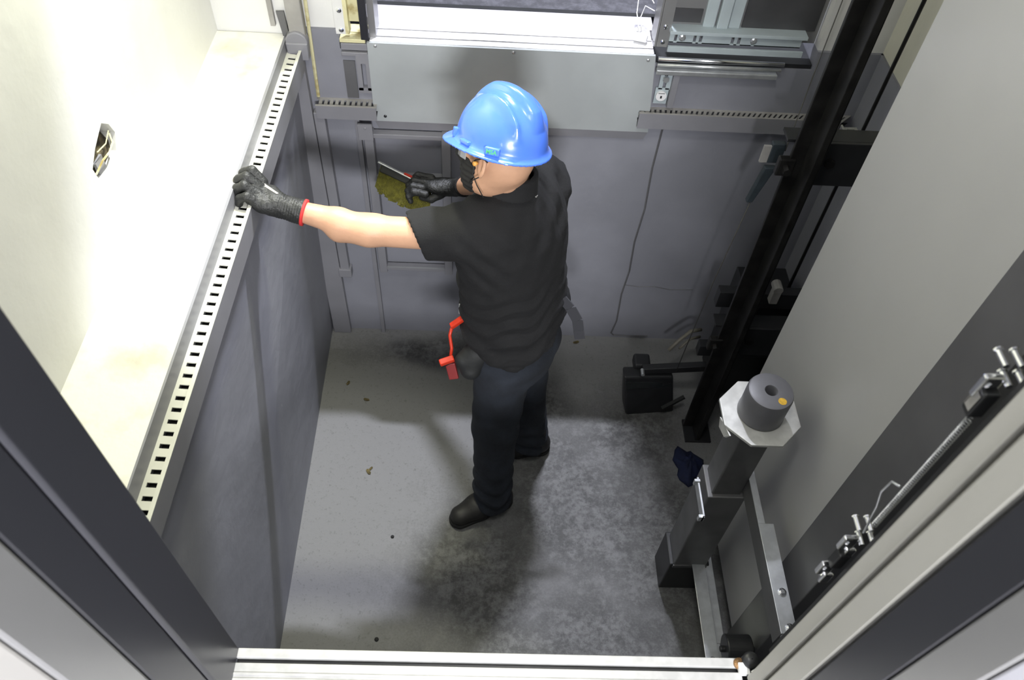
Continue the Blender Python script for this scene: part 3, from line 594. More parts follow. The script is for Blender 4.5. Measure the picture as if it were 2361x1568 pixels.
# ---------------------------------------------------------------- person: implicit surfaces -> meshes
class Grid:
    def __init__(s, lo, hi, h):
        s.lo = np.array(lo, np.float32); s.h = h
        n = [int(math.ceil((b-a)/h))+1 for a, b in zip(lo, hi)]
        ax = [s.lo[i]+h*np.arange(n[i], dtype=np.float32) for i in range(3)]
        s.X, s.Y, s.Z = np.meshgrid(*ax, indexing='ij')
    def cone(s, a, b, ra, rb, flat=None, k=1):
        """tapered capsule; flat=(axis, factor) squeezes the section along an axis"""
        a = np.array(a, float); b = np.array(b, float); d = b-a; L2 = float(d@d)
        px, py, pz = s.X-a[0], s.Y-a[1], s.Z-a[2]
        t = np.clip((px*d[0]+py*d[1]+pz*d[2])/L2, 0, 1)
        qx, qy, qz = px-t*d[0], py-t*d[1], pz-t*d[2]
        if flat:
            n = np.array(flat[0], float); n /= np.linalg.norm(n); q = qx*n[0]+qy*n[1]+qz*n[2]; e = q*(1/flat[1]-1)
            qx = qx+e*n[0]; qy = qy+e*n[1]; qz = qz+e*n[2]
        return np.sqrt(qx*qx+qy*qy+qz*qz)-(ra+(rb-ra)*t)
    def ell(s, c, r, F=(1, 0, 0), U=(0, 0, 1)):
        F = np.array(F, float); F /= np.linalg.norm(F); U = np.array(U, float); U -= F*(U@F); U /= np.linalg.norm(U); L = np.cross(U, F)
        px, py, pz = s.X-c[0], s.Y-c[1], s.Z-c[2]
        u = [(px*A[0]+py*A[1]+pz*A[2]) for A in (F, L, U)]
        k0 = np.sqrt(sum((q/w)**2 for q, w in zip(u, r))); k1 = np.sqrt(sum((q/w**2)**2 for q, w in zip(u, r)))+1e-6
        return k0*(k0-1)/k1
    def plane(s, p, n):
        n = np.array(n, float); n /= np.linalg.norm(n)
        return (s.X-p[0])*n[0]+(s.Y-p[1])*n[1]+(s.Z-p[2])*n[2]
    def box(s, c, r, F=(1, 0, 0), U=(0, 0, 1), rd=0):
        F = np.array(F, float); F /= np.linalg.norm(F); U = np.array(U, float); U -= F*(U@F); U /= np.linalg.norm(U); L = np.cross(U, F)
        px, py, pz = s.X-c[0], s.Y-c[1], s.Z-c[2]
        q = [np.abs(px*A[0]+py*A[1]+pz*A[2])-w+rd for A, w in zip((F, L, U), r)]
        out = np.sqrt(sum(np.maximum(v, 0)**2 for v in q)); return out+np.minimum(np.maximum(np.maximum(q[0], q[1]), q[2]), 0)-rd
    def loft(s, prof):
        """prof rows: z, cx, cy, half_front, half_back, half_side, yaw of front (radians)"""
        P = np.array(prof, float); P = P[P[:, 0].argsort()]; z = np.clip(s.Z, P[0, 0], P[-1, 0])
        g = [np.interp(z, P[:, 0], P[:, i]) for i in range(1, 7)]
        cx, cy, hf, hb, hs, yaw = g
        dx, dy = s.X-cx, s.Y-cy; u = dx*np.cos(yaw)+dy*np.sin(yaw); v = -dx*np.sin(yaw)+dy*np.cos(yaw)
        hu = np.where(u > 0, hf, hb); e = 2.3
        k = (np.abs(u/hu)**e+np.abs(v/hs)**e)**(1/e)
        d = (k-1)*np.minimum(hu, hs)
        return np.maximum(d, np.maximum(P[0, 0]-s.Z, s.Z-P[-1, 0]))
    def mesh(s, f, name, m, parent=None, keep=None):
        f = f.astype(np.float32); ins = f < 0; nx, ny, nz = f.shape
        acc = np.zeros((nx-1, ny-1, nz-1, 3), np.float32); cnt = np.zeros((nx-1, ny-1, nz-1), np.float32)
        cs = [(i, j, k) for i in (0, 1) for j in (0, 1) for k in (0, 1)]
        def sl(A, c): return A[c[0]:nx-1+c[0], c[1]:ny-1+c[1], c[2]:nz-1+c[2]]
        for a in cs:
            for ax in range(3):
                if a[ax] == 0:
                    b = list(a); b[ax] = 1; va, vb = sl(f, a), sl(f, b); mk = (va < 0) != (vb < 0)
                    t = np.where(mk, va/np.where(mk, va-vb, 1), 0)
                    for q in range(3): acc[..., q] += np.where(mk, a[q]+(t if q == ax else 0), 0)
                    cnt += mk
        mask = cnt > 0; idx = np.full(mask.shape, -1, np.int64); idx[mask] = np.arange(mask.sum())
        ii = np.argwhere(mask); V = (ii+acc[mask]/cnt[mask][:, None])*s.h+s.lo
        Fs = []
        for ax in range(3):
            b1, b2 = (ax+1) % 3, (ax+2) % 3
            A = [slice(1, n-1) for n in (nx, ny, nz)]; B = list(A); A[ax] = slice(0, f.shape[ax]-1); B[ax] = slice(1, f.shape[ax])
            va, vb = ins[tuple(A)], ins[tuple(B)]; mk = va != vb
            I = np.argwhere(mk); off = np.array([1, 1, 1]); off[ax] = 0; I = I+off
            e1 = np.zeros(3, int); e1[b1] = 1; e2 = np.zeros(3, int); e2[b2] = 1
            q = np.stack([idx[tuple((I-e1-e2).T)], idx[tuple((I-e2).T)], idx[tuple(I.T)], idx[tuple((I-e1).T)]], 1)
            flip = ~va[mk]; q[flip] = q[flip][:, ::-1]; Fs.append(q)
        Fq = np.concatenate(Fs); Fq = Fq[(Fq >= 0).all(1)]
        me = bpy.data.meshes.new(name); nf = len(Fq)
        me.vertices.add(len(V)); me.vertices.foreach_set('co', V.astype(np.float32).ravel())
        me.loops.add(nf*4); me.loops.foreach_set('vertex_index', Fq.astype(np.int32).ravel())
        me.polygons.add(nf); me.polygons.foreach_set('loop_start', np.arange(nf, dtype=np.int32)*4)
        me.polygons.foreach_set('use_smooth', np.ones(nf, bool)); me.update(calc_edges=True); me.validate()
        me.materials.append(M[m]); o = bpy.data.objects.new(name, me); COL.objects.link(o)
        if parent: o.parent = parent; o.matrix_parent_inverse = Matrix.Translation(-Vector(parent_loc(parent)))
        return o
def smin(a, b, k):
    h = np.clip(.5+.5*(b-a)/k, 0, 1); return b*(1-h)+a*h-k*h*(1-h)
def smax(a, b, k): return -smin(-a, -b, k)
def un(*d, k=.02):
    r = d[0]
    for q in d[1:]: r = smin(r, q, k)
    return r
vec = lambda *a: np.array(a, float)
YAW = math.atan2(.47, -.88)            # chest faces back left
FW = vec(-.88, .47, 0); LF = vec(-.47, -.88, 0)
# joints (metres in the pit)
NECK = vec(.052, 1.69, 1.455); HEAD = vec(.015, 1.640, 1.578)
SHL = vec(-.045, 1.555, 1.365); ELL = vec(-.328, 1.575, 1.352); WRL = vec(-.575, 1.605, 1.405)
SHR = vec(.150, 1.835, 1.355); DR = vec(-.011, .116, -.098); ELR = vec(.030, 2.020, 1.170); WRR = vec(-.120, 2.068, 1.098)+DR
HPL = vec(.065, 1.585, .86); KNL = vec(.045, 1.530, .48); ANL = vec(.045, 1.448, .10)
HPR = vec(.130, 1.735, .86); KNR = vec(.150, 1.715, .48); ANR = vec(.195, 1.715, .10)
man = thing('person', 'person in blue hard hat, black polo and dark jeans bracing one arm on the ledge', 'person', (.12, 1.60, 0))
HF = vec(-.80, .585, -.13); HF /= np.linalg.norm(HF); HU = vec(.16, .33, .92); HU -= HF*(HU@HF); HU /= np.linalg.norm(HU); HL = np.cross(HU, HF)
hp = lambda f, l, u: HEAD+HF*f+HL*l+HU*u
# body (one continuous skin surface; clothed parts kept slimmer than the clothes)
g = Grid((-.62, 1.30, .06), (.32, 2.26, 1.73), .0075)
ARM = lambda g, e=0: [g.cone(SHL, ELL, .045+e, .0415+e), g.cone(ELL, (ELL+WRL)/2+vec(.04, -.002, -.010), .0415+e, .036+e), g.cone((ELL+WRL)/2+vec(.04, -.002, -.010), WRL, .036+e, .023+e)]
b = un(*ARM(g), g.cone(ELL+vec(.02, .008, .0), ELL+vec(-.08, .006, -.006), .036, .036), k=.02)
b = un(b, g.cone(SHR, ELR, .040, .043), g.cone(ELR, WRR, .044, .028), k=.02)
tor = g.loft([(.80, .10, 1.66, .09, .10, .14, YAW), (1.0, .09, 1.665, .09, .09, .13, YAW), (1.2, .07, 1.68, .10, .09, .15, YAW), (1.34, .055, 1.69, .08, .08, .13, YAW), (1.42, .053, 1.69, .05, .05, .08, YAW)])
b = un(b, tor, g.cone(NECK-vec(0, 0, .06), hp(-.03, 0, -.04), .057, .042), k=.035)
for H, K, A in ((HPL, KNL, ANL), (HPR, KNR, ANR)): b = un(b, g.cone(H, K, .075, .048), g.cone(K, A, .045, .032), k=.03)
b = g.mesh(b, 'body', 'skin', man)
g = Grid((-.14, 1.50, 1.42), (.15, 1.80, 1.73), .003)
h = un(g.ell(hp(-.008, 0, .035), (.096, .076, .090), HF, HU), g.ell(hp(.030, 0, -.035), (.058, .052, .072), HF, HU), k=.025)
h = un(h, g.cone(hp(.03, .0, -.075), hp(.062, 0, -.088), .030, .022), g.cone(NECK, hp(-.03, 0, -.02), .054, .054), k=.055)
h = un(h, g.cone(hp(.088, 0, .012), hp(.108, 0, -.018), .008, .012), k=.012)                       # nose
for s_ in (1, -1):
    h = un(h, g.ell(hp(.066, .040*s_, -.012), (.018, .020, .014), HF, HU), k=.012)                  # cheek
    e = g.ell(hp(-.012, .079*s_, -.018), (.018, .007, .031), HF-HL*.5*s_, HU+HF*-.15)
    e = smax(e, -g.ell(hp(-.008, .087*s_, -.014), (.010, .007, .020), HF, HU), .004)
    h = smin(h, e, .006)                                                                            # ears
    h = smax(h, -g.ell(hp(.083, .031*s_, .012), (.014, .016, .010), HF, HU), .010)                  # eye sockets
h = smin(h, g.cone(hp(.090, .018, -.058), hp(.090, -.018, -.058), .006, .006), .008)                # lips
hd = g.mesh(h, 'head', 'skin', man); h0 = h
for s_ in (1, -1):
    q = hp(.075, .031*s_, .010); ey = MB().lathe(tuple(q), [(.001, -.011), (.006, -.009), (.0105, -.003), (.0105, .003), (.006, .009), (.001, .011)], 16).build('eye', 'eye', hd, smooth=True)
    MB().cyl(q+HF*.009, q+HF*.0115, .005, n=14).build('iris', 'iris', ey)
f = g.ell(hp(-.016, 0, .028), (.098, .0795, .094), HF, HU)
f = smax(f, -g.plane(hp(-.0, 0, -.022), HU+HF*.55), .004); f = smax(f, g.plane(hp(.045, 0, 0), HF), .004)
for s_ in (1, -1): f = smax(f, -g.ell(hp(-.010, .084*s_, -.014), (.024, .018, .034), HF, HU), .004)
g.mesh(f, 'hair', 'hair', man)
MB().cyl(hp(.000, .084, -.012), hp(.002, .096, -.013), .0045, .006, 12).build('earplug', 'gold', man, smooth=True)
MB().tube([hp(.002, .094, -.016), hp(.004, .092, -.040), hp(-.004, .078, -.070), hp(-.02, .064, -.10)], .0014, 6).build('earplug_cord', 'mask', man, smooth=True)
# mask
sh = un(h0-.0035, g.cone(hp(.088, 0, -.005), hp(.108, 0, -.028), .012, .020), k=.022)
f = smax(sh, g.plane(hp(.085, 0, -.008), HU+HF*-.35), .003); f = smax(f, g.plane(hp(.022, 0, -.05), -HF-HU*.25), .003)
fold = .0012*np.sin(((g.X-HEAD[0])*HU[0]+(g.Y-HEAD[1])*HU[1]+(g.Z-HEAD[2])*HU[2])*420)
mk = g.mesh(smax(f+fold, -g.plane(hp(.02, 0, -.108), HU+HF*.35), .003), 'face_mask', 'mask', man)
for s_ in (1, -1):
    MB().tube([hp(.035, .060*s_, -.028), hp(.010, .079*s_, -.008), hp(-.015, .0835*s_, .004)], .0018, 6).build('ear_loop', 'mask', mk, smooth=True)
    MB().tube([hp(.032, .060*s_, -.075), hp(.010, .073*s_, -.060), hp(-.016, .083*s_, -.042)], .0018, 6).build('ear_loop', 'mask', mk, smooth=True)
# safety glasses
gg = MB()
for i in range(9):
    a0_, a1_ = [math.radians(-80+160*(i+k)/9) for k in (0, 1)]
    pts = []
    for a_ in (a0_, a1_): pts.append(hp(.030+.075*math.cos(a_), .078*math.sin(a_), 0))
    A_, B_ = pts; o_ = HF*.002
    gg.hexa([A_-HU*.018, B_-HU*.018, B_-HU*.018+o_, A_-HU*.018+o_], [A_+HU*.020, B_+HU*.020, B_+HU*.020+o_, A_+HU*.020+o_])
gl = gg.build('safety_glasses', 'lens', man)
for s_ in (1, -1): MB().tube([hp(.044, .078*s_, .012), hp(.0, .084*s_, .010), hp(-.03, .083*s_, -.002)], [.005, .0045, .002], 8).build('temple_arm', 'mask', gl, smooth=True)
MB().tube([hp(.030+.077*math.cos(math.radians(a_)), .080*math.sin(math.radians(a_)), .021) for a_ in range(-84, 85, 12)], .0035, 6).build('brow_bar', 'mask', gl, smooth=True)

# hard hat
HT = HEAD+HU*.035-vec(0, 0, .003); TF = vec(-.80, .585, -.13); TF /= np.linalg.norm(TF); TU = vec(.12, .25, .95); TU -= TF*(TU@TF); TU /= np.linalg.norm(TU); TL = np.cross(TU, TF)
tp = lambda f, l, u: HT+TF*f+TL*l+TU*u
g = Grid(tuple(HT-vec(.20, .19, .05)), tuple(HT+vec(.19, .19, .19)), .0028)
pu = (g.X-HT[0])*TF[0]+(g.Y-HT[1])*TF[1]+(g.Z-HT[2])*TF[2]
pv = (g.X-HT[0])*TL[0]+(g.Y-HT[1])*TL[1]+(g.Z-HT[2])*TL[2]
pw = (g.X-HT[0])*TU[0]+(g.Y-HT[1])*TU[1]+(g.Z-HT[2])*TU[2]
dome = g.ell(tp(-.006, 0, .0), (.124, .105, .134), TF, TU)
# raised V crest: centre ridge with a trough and a second ridge on each side
wd = .013+.012*np.clip((.09-pu)/.2, 0, 1)
up = np.clip(pw/.10, 0, 1)
ridge = .016*np.exp(-(pv/wd)**4)*np.clip((pw-.055)/.05, 0, 1)*np.clip((.095-pu)/.06, 0, 1)
off = .035+.06*np.clip((-pu-.0)/.12, 0, 1)*0+.016*np.clip(-pu/.1, -1, 1)
side = .010*np.exp(-((np.abs(pv)-off-.014)/.010)**2)*np.clip((pw-.03)/.05, 0, 1)*np.clip((.055-pu)/.06, 0, 1)
shell = dome-ridge-side
shell = np.maximum(shell, -pw-.004)
# brim: skirt all around plus a peak in front
peak = np.clip((pu-.03)/.12, 0, 1)
rad = np.sqrt((np.maximum(pu, 0)/.160)**2+(np.minimum(pu, 0)/.141)**2+(pv/.124)**2)
drop = -.004-.016*peak**1.5-.010*np.clip(-pu/.14, 0, 1)+.010*(pv/.13)**2*peak
brim = np.maximum((rad-1)*.13, np.abs(pw-drop-.10*(1-rad)*.35)-.0028)
f = smin(shell, brim, .016)
inner = g.ell(tp(-.006, 0, -.002), (.1180, .0990, .1265), TF, TU)
f = np.maximum(f, -inner)
f = np.maximum(f, -np.maximum(g.ell(tp(-.006, 0, -.02), (.1175, .0985, .1260), TF, TU), pw-.0))
hatm = g.mesh(f, 'hard_hat', 'helmet', man)
hatm['label'] = 'glossy blue hard hat'
def dome_pt(u, w):
    v = .105*math.sqrt(max(.05, 1-((u+.006)/.124)**2-(w/.134)**2)); n_ = TF*((u+.006)/.124**2)+TL*(v/.105**2)+TU*(w/.134**2)
    return Vector(tp(u, v, w)), Vector(n_).normalized()
for u_, w_, wd_, hg_ in ((.088, .014, .014, .024), (.030, .012, .034, .010)):
    p_, nn = dome_pt(u_, w_); MB().bar(p_-nn*.004, p_+nn*.010, wd_, hg_, up=tuple(TU)).build('accessory_slot', 'helmet', hatm, bevel=.003)
p_, nn = dome_pt(-.050, .012)
MB().bar(p_-nn*.006, p_+nn*.011, .040, .020, up=tuple(TU)).build('accessory_slot', 'helmet', hatm, bevel=.004)
# small green brand print on the slot cover
tx = bpy.data.curves.new('print_text', 'FONT'); tx.body = 'MSA'; tx.size = .0145; tx.extrude = .0004; tx.offset = .0004; tx.align_x = 'CENTER'
to = bpy.data.objects.new('print_text', tx); COL.objects.link(to)
bpy.context.view_layer.update(); dg = bpy.context.evaluated_depsgraph_get()
tme = bpy.data.meshes.new_from_object(to.evaluated_get(dg)); bpy.data.objects.remove(to)
zax = nn; yax = Vector(TU); xax = yax.cross(zax).normalized(); yax = zax.cross(xax)
p0 = p_+nn*.0112-yax*.005
for v in tme.vertices: v.co = p0+xax*v.co.x+yax*v.co.y+zax*v.co.z
tme.materials.clear(); tme.materials.append(M['green'])
po = bpy.data.objects.new('green_print', tme); COL.objects.link(po); po.parent = hatm; po.matrix_parent_inverse = Matrix.Translation(-Vector(parent_loc(hatm)))
# suspension band under the hat
bd = MB()
for i in range(28):
    a0_, a1_ = 2*math.pi*i/28, 2*math.pi*(i+1)/28
    P = [tp(-.006+.104*math.cos(a_)*.99, .084*math.sin(a_), 0) for a_ in (a0_, a1_)]
    Q = [tp(-.006+.107*math.cos(a_), .089*math.sin(a_), 0) for a_ in (a0_, a1_)]
    lo_ = TU*-.012; hi_ = TU*.022
    bd.hexa([P[0]+lo_, P[1]+lo_, Q[1]+lo_, Q[0]+lo_], [P[0]+hi_, P[1]+hi_, Q[1]+hi_, Q[0]+hi_])
bd.build('suspension_band', 'mask', hatm)

# shirt
g = Grid((-.25, 1.36, .78), (.34, 2.10, 1.50), .006)
prof = [(.80, .100, 1.665, .172, .160, .198, YAW+.05), (.90, .100, 1.665, .172, .158, .196, YAW+.05), (1.00, .095, 1.668, .164, .149, .186, YAW), (1.10, .080, 1.675, .158, .142, .182, YAW),
        (1.20, .075, 1.685, .150, .138, .196, YAW-.03), (1.29, .072, 1.690, .140, .130, .208, YAW-.05), (1.36, .066, 1.690, .118, .116, .200, YAW-.06), (1.41, .060, 1.690, .090, .098, .150, YAW-.06), (1.455, .056, 1.69, .066, .074, .082, YAW-.05), (1.475, .055, 1.69, .058, .066, .064, YAW)]
t = g.loft(prof)
SLE = SHL+(ELL-SHL)*.56; SRE = SHR+(ELR-SHR)*.62
t = un(t, g.cone(SHL+vec(.03, .03, 0), SLE+vec(-.10, -.008, -.020), .076, .070), g.cone(SHR, SRE+(ELR-SHR)*.4, .072, .062), k=.045)
wr = .0045*np.sin(g.Z*62+np.sin(g.X*21)*1.6+g.Y*16)*np.clip((1.12-g.Z)/.2, .15, 1)
wr += .0045*np.sin((g.X*1.0+g.Z*1.1)*70+np.sin(g.Y*30)*1.2)*np.exp(-(((g.X+.03)/.10)**2+((g.Y-1.56)/.12)**2+((g.Z-1.30)/.11)**2))
wr += .004*np.sin((g.X*1.3-g.Z*.9+g.Y*.5)*48)*np.clip((g.Z-1.0)/.3, 0, 1)*np.clip((g.Y-1.5)/.2, 0, 1)
wr += .010*np.exp(-((g.Z-.99-.35*(g.X-.25))/.022)**2)*np.clip((g.X-.10)/.12, 0, 1)      # belt bulge at the back
cr_ = .0050*np.sin(g.Z*95-(g.X-.07)*30+np.sin(g.X*38+g.Y*14)*1.3)**3*np.clip((1.22-g.Z)/.12, 0, 1)
cr_ += .006*np.sin((g.X*.8+g.Y*.45+g.Z*.35)*120+np.sin(g.Z*26)*1.1)**3*np.clip((g.Z-1.22)/.1, 0, 1)*np.clip((g.Y-1.60)/.08, 0, 1)
t = t+wr*1.3+cr_
hem = g.plane((-.05, 1.60, .885), (.10, -.05, -1)); hem = np.maximum(hem, -1)
hemz = .872+.07*np.clip((g.X-.10)/.16, 0, 1)+.05*np.clip((.02-g.X)/.10, 0, 1)+.004*np.sin(np.arctan2(g.Y-1.665, g.X-.1)*9)
t = np.maximum(t, hemz-g.Z)
t = np.maximum(t, g.plane(SLE, (-1, -.34, -.30)))*1.0
sr = g.plane(SRE, ELR-SHR); t = np.where(g.Y > 1.90, np.maximum(t, sr), t)
cut = g.loft([(r[0], r[1], r[2], r[3]-.024, r[4]-.024, r[5]-.024, r[6]) for r in prof[:3]]+[(1.02, .095, 1.67, .01, .01, .01, YAW)])
t = np.maximum(t, -np.where(g.Z < .95, cut, 1))
t = np.maximum(t, -g.cone(SLE-(ELL-SHL)*.20, SLE+(ELL-SHL)*.3+vec(0, -.006, -.014), .052, .062))
shirt = g.mesh(t, 'polo_shirt', 'shirt', man)
# collar
g = Grid((-.08, 1.56, 1.40), (.19, 1.83, 1.56), .003)
NK = vec(.050, 1.664, 1.495); ax = vec(.24, .0, 1); ax /= np.linalg.norm(ax)
pl = g.plane(NK, ax); qx, qy, qz = g.X-NK[0]-pl*ax[0], g.Y-NK[1]-pl*ax[1], g.Z-NK[2]-pl*ax[2]
rr = np.sqrt(qx*qx+qy*qy+qz*qz); R0 = .073-pl*.30
f = np.maximum(np.abs(rr-R0)-.0035, np.abs(pl)-.024)-.003
open_ = np.maximum(g.plane(NK+FW*.05, -FW), np.abs((g.X-NK[0])*LF[0]+(g.Y-NK[1])*LF[1])-.012)
g.mesh(np.maximum(f, -open_), 'collar', 'shirt', shirt)
for k, (l_, f_) in enumerate(((.035, -.072), (.008, -.084))):
    p_ = vec(.055, 1.69, 1.442)+LF*l_+FW*f_*1.0
    MB().bar(p_-LF*.008, p_+LF*.008, .006, .003, up=(0, 0, 1)).build('back_print', 'slot_grey', shirt)

# trousers
g = Grid((-.09, 1.34, .03), (.33, 1.86, .97), .006)
t = g.loft([(.72, .100, 1.66, .105, .135, .150, YAW+.05), (.80, .100, 1.66, .125, .145, .165, YAW+.05), (.87, .100, 1.665, .125, .130, .158, YAW+.05), (.955, .098, 1.665, .112, .115, .145, YAW)])
lg = [g.cone(HPL, KNL, .104, .082), g.cone(KNL, ANL+vec(0, 0, -.02), .080, .070), g.cone(HPR, KNR, .104, .080), g.cone(KNR, ANR+vec(0, 0, -.02), .078, .070)]
left = smin(lg[0], lg[1], .03); right = smin(lg[2], lg[3], .03)
t = smin(t, smin(left, right, .012), .03)
low = np.clip((.36-g.Z)/.22, 0, 1)
t = t+.0075*low*np.sin(g.Z*78+np.sin(g.X*34+g.Y*22)*1.4)+.004*np.sin((g.Z+g.X*.8)*46+g.Y*20)*np.clip(1-np.abs(g.Z-.52)/.16, 0, 1)+.004*np.sin((g.Z-g.X)*40+g.Y*31)*np.clip(1-np.abs(g.Z-.78)/.14, 0, 1)
t = np.maximum(t, .052-g.Z)
pants = g.mesh(t, 'jeans', 'jeans', man)
g = Grid((-.10, 1.45, .86), (.33, 1.88, .96), .004)
f = g.loft([(.885, .100, 1.665, .132, .136, .164, YAW+.05), (.925, .099, 1.665, .130, .134, .160, YAW+.04)])
g.mesh(f, 'belt', 'boot', man)
# hanging belt strap at the back
V = []
pts = [(.235, 1.64, 1.03), (.262, 1.62, 1.01), (.288, 1.61, .965), (.297, 1.605, .92), (.304, 1.60, .885)]
stp = MB()
for a_, c_ in zip(pts[:-1], pts[1:]): stp.bar(a_, c_, .034, .004, up=(0, 1, 0))
stp.build('strap_end', 'strap', man, smooth=False, bevel=.001)

# boots
def boot(A, d, lift=0):
    d = vec(*d, 0); d /= np.linalg.norm(d); n = np.cross((0, 0, 1), d); c = vec(A[0], A[1], 0)
    g = Grid(tuple(c-vec(.24, .24, .01)), tuple(c+vec(.24, .24, .17)), .004)
    q = lambda f, l, u: c+d*f+n*l+vec(0, 0, u)
    f = un(g.cone(q(-.045, 0, .05), q(.06, 0, .048), .043, .046, flat=((0, 0, 1), .95)), g.cone(q(.06, 0, .045), q(.135, .006, .038), .046, .040, flat=((0, 0, 1), .85)), g.cone(q(-.02, 0, .06), q(-.015, 0, .14), .046, .050), k=.03)
    f = np.maximum(f, .018-g.Z)
    o = g.mesh(f, 'boot', 'boot', man)
    s1 = un(g.cone(q(-.048, 0, .012), q(.05, 0, .012), .042, .042), g.cone(q(.05, 0, .012), q(.138, .006, .012), .046, .042), k=.02)
    s1 = np.maximum(np.maximum(s1, g.Z-.021), .001-g.Z)
    g.mesh(s1, 'sole', 'sole', o)
    lc = MB()
    for k in range(4): lc.bar(q(.035+k*.018, -.022, .094-.004*k), q(.043+k*.018, .022, .092-.004*k), .005, .004)
    lc.build('laces', 'mask', o)
boot(ANL, (-.86, -.40)); boot(ANR, (-.95, -.10))

# gloves
def finger(g, pts, r):
    f = None
    for i in range(len(pts)-1):
        q = g.cone(pts[i], pts[i+1], r[i], r[i+1]); f = q if f is None else smin(f, q, .004)
    return f
def glove(name, lo, hi, wrist, back, palm, fingers, cuff_r, rad, hem='red_hem'):
    g = Grid(lo, hi, .0022)
    f = palm(g)
    fs = None
    for pts, r in fingers:
        q = finger(g, [vec(*p) for p in pts], r); fs = q if fs is None else np.minimum(fs, q)
    f = smin(f, fs, .005)
    f = smin(f, g.cone(wrist, back, rad, cuff_r), .015)
    d_ = back-wrist; d_ /= np.linalg.norm(d_)
    f = np.maximum(f, g.plane(back, d_))
    ar = g.plane(wrist, d_); f = f-.0009*np.sin(ar*900)*np.clip(ar/.01, 0, 1)
    f = f+.0005*np.sin(g.X*200+g.Y*130+np.sin(g.Z*120))
    o = g.mesh(f, 'glove', 'glove', man)
    ring = MB().cyl(back-d_*.004, back+d_*.003, cuff_r+.0015, cuff_r+.0015, 28).build('cuff_hem', hem, o, smooth=True)
    return o
bk_ = WRL+(ELL-WRL)*.30
def palmL(g):
    k = g.ell((-.612, 1.615, 1.423), (.050, .046, .022), (-1, .12, .25), (0.2, 0, 1))
    return un(k, g.cone((-.600, 1.590, 1.415), (-.575, 1.602, 1.408), .022, .024), g.cone((-.590, 1.635, 1.415), (-.575, 1.610, 1.408), .020, .024), k=.02)
glL = glove('glove', (-.73, 1.52, 1.33), (-.47, 1.74, 1.49), WRL+vec(0, 0, .0), bk_, palmL,
    [([(-.616, 1.660, 1.436), (-.642, 1.670, 1.464), (-.664, 1.670, 1.456), (-.671, 1.669, 1.434)], [.0150, .0142, .0134, .0124]),
     ([(-.620, 1.634, 1.440), (-.650, 1.640, 1.467), (-.672, 1.640, 1.456), (-.676, 1.640, 1.434)], [.0150, .0142, .0134, .0124]),
     ([(-.620, 1.609, 1.438), (-.649, 1.611, 1.462), (-.669, 1.612, 1.451), (-.674, 1.612, 1.430)], [.0145, .0138, .0130, .0120]),
     ([(-.612, 1.586, 1.430), (-.640, 1.584, 1.449), (-.660, 1.585, 1.439), (-.666, 1.586, 1.422)], [.0132, .0125, .0118, .0110]),
     ([(-.592, 1.640, 1.412), (-.604, 1.668, 1.400), (-.612, 1.690, 1.388)], [.017, .013, .0105])],
    .0355, .031)
p_ = vec(-.590, 1.627, 1.4445)
MB().hexa([(-.612, 1.637, 1.4435), (-.606, 1.646, 1.4405), (-.563, 1.612, 1.4385), (-.567, 1.606, 1.4405)], [(-.612, 1.637, 1.4455), (-.606, 1.646, 1.4425), (-.563, 1.612, 1.4405), (-.567, 1.606, 1.4425)]).build('white_print', 'slot_grey', glL)
# right glove around the brush back
BR0, BR1 = vec(-.385, 2.135, 1.118)+DR, vec(-.225, 2.070, 1.088)+DR      # brush back, far end to near end
bd_ = (BR1-BR0)/np.linalg.norm(BR1-BR0); bn = vec(.15, -.55, .35); bn -= bd_*(bn@bd_); bn /= np.linalg.norm(bn); bs_ = np.cross(bd_, bn)
bkR = WRR+(ELR-WRR)*.22
def palmR(g):
    return un(g.ell(vec(-.178, 2.066, 1.103)+DR, (.052, .042, .024), (-1, .2, .05), (0, .2, 1)), g.cone(vec(-.150, 2.066, 1.100)+DR, WRR, .032, .029), k=.02)
HB = vec(-.235, 2.078, 1.092)
fr = []
for k in range(4):
    c_ = DR+vec(-.200, 2.090, 1.120)+vec(-.006, -.019, -.010)*k; e_ = vec(-.018, 0, 0)*[.6, 1, .8, .2][k]
    fr.append(([c_, c_+vec(-.040, .006, .004)+e_, c_+vec(-.058, .002, -.014)+e_, c_+vec(-.052, -.006, -.030)+e_], [.0125, .012, .011, .0095]))
fr.append(([vec(-.165, 2.045, 1.085)+DR, vec(-.200, 2.030, 1.072)+DR, vec(-.235, 2.040, 1.070)+DR], [.017, .014, .011]))
glove('glove', (-.34, 2.08, .92), (-.03, 2.26, 1.10), WRR, bkR, palmR, fr, .036, .030, 'glove_knit')

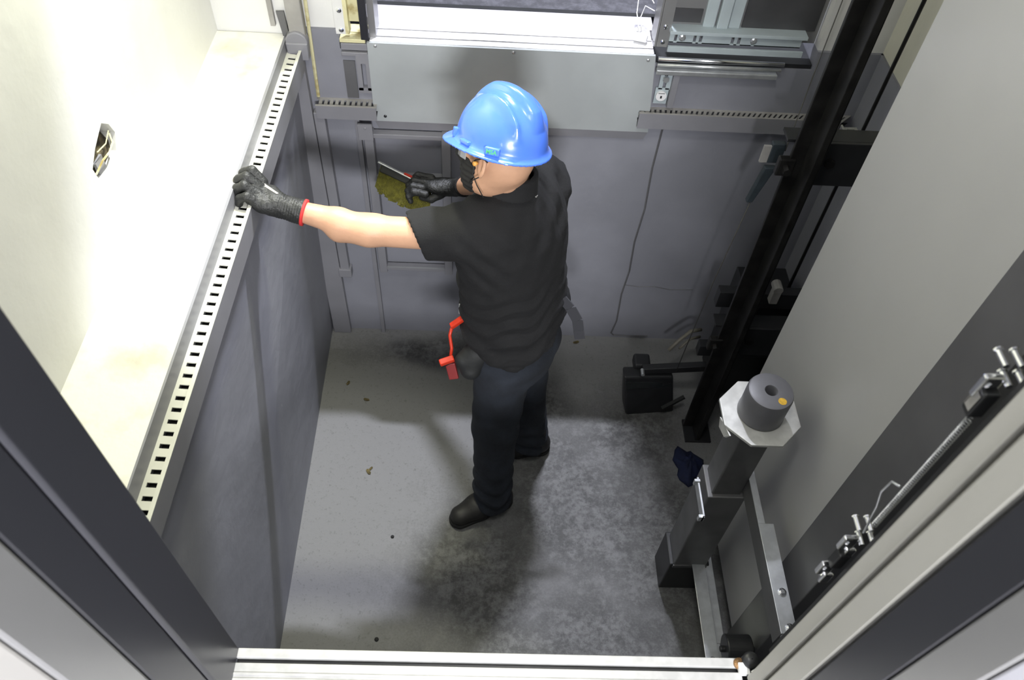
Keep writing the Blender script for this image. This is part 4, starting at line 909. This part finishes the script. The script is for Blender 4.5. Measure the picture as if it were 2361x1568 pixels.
# bench brush held in the right glove
br = thing('bench_brush', 'yellow bristled bench brush held in the far gloved hand against the ladder', 'brush', tuple((BR0+BR1)/2))
BB0 = BR0; BB1 = BR1+bd_*.02
mb = MB(); mb.bar(BB0, BB1, .030, .016, up=tuple(Vector(bs_).cross(Vector(bd_))))
mb.build('brush_back', 'brush_back', br, bevel=.004)
MB().bar(BB0+vec(-.01, .006, .022), BB1+vec(-.02, .004, .020), .010, .006, up=(0, 0, 1)).build('metal_strip', 'galv', br, bevel=.002)
MB().bar(BB0+bd_*.105+vec(-.01, .005, .0235), BB0+bd_*.165+vec(-.01, .005, .0235), .008, .006, up=(0, 0, 1)).build('orange_mark', 'red', br)
bri = MB(); down = vec(-.12, -.50, -.62); down /= np.linalg.norm(down)
rnd = random.Random(3)
for i in range(46):
    for j in range(4):
        t_ = i/45; p = BB0*(1-t_)+BB1*t_+bs_*(.010*(j-1.5)/1.5)*1.0
        dd = down+vec(rnd.uniform(-.10, .10), rnd.uniform(-.08, .08), rnd.uniform(-.08, .08))
        L_ = .070+.012*math.sin(t_*math.pi)+rnd.uniform(-.004, .004)
        bri.cyl(p, p+dd*L_, .0040, .0078, 6)
tag(bri.build('bristles', 'bristle', br), kind='stuff')

# pouch and red tools on the belt
po_ = thing('belt_pouch', 'black tool pouch hanging at the front left hip of the worker', 'pouch', (-.03, 1.53, .8))
g = Grid((-.14, 1.42, .74), (.06, 1.64, .94), .004)
g.mesh(un(g.cone((-.020, 1.545, .865), (-.070, 1.525, .850), .040, .026), g.cone((-.030, 1.545, .86), (-.045, 1.515, .815), .040, .034), k=.02), 'pouch_body', 'mask', po_)
MB().bar((-.030, 1.560, .925), (-.040, 1.550, .88), .05, .012, up=(-1, 0, 0)).build('belt_loop', 'mask', po_, bevel=.004)
rt = thing('red_hand_tool', 'bright red and black hand tool hanging beside the belt pouch', 'tool', (-.09, 1.52, .85))
MB().bar((-.070, 1.615, .955), (-.112, 1.60, .925), .020, .016).build('upper_grip', 'red', rt, bevel=.004)
MB().tube([(-.108, 1.60, .925), (-.115, 1.585, .90), (-.108, 1.56, .865), (-.112, 1.54, .835)], .0055, 8).build('shaft', 'red', rt, smooth=True)
MB().bar((-.100, 1.535, .845), (-.145, 1.520, .835), .022, .016).build('lower_grip', 'red', rt, bevel=.004)
MB().bar((-.112, 1.530, .825), (-.098, 1.505, .775), .032, .014, up=(0, -1, 0)).build('blade_guard', mat('dull_red_plastic', (.20, .02, .02), .5), rt, bevel=.003)
MB().bar((-.128, 1.528, .826), (-.105, 1.535, .822), .016, .014).build('catch', 'black_steel', rt, bevel=.002)
MB().cyl((-.085, 1.63, 1.0), (-.086, 1.622, .965), .003, n=8).build('steel_tip', 'galv', rt)
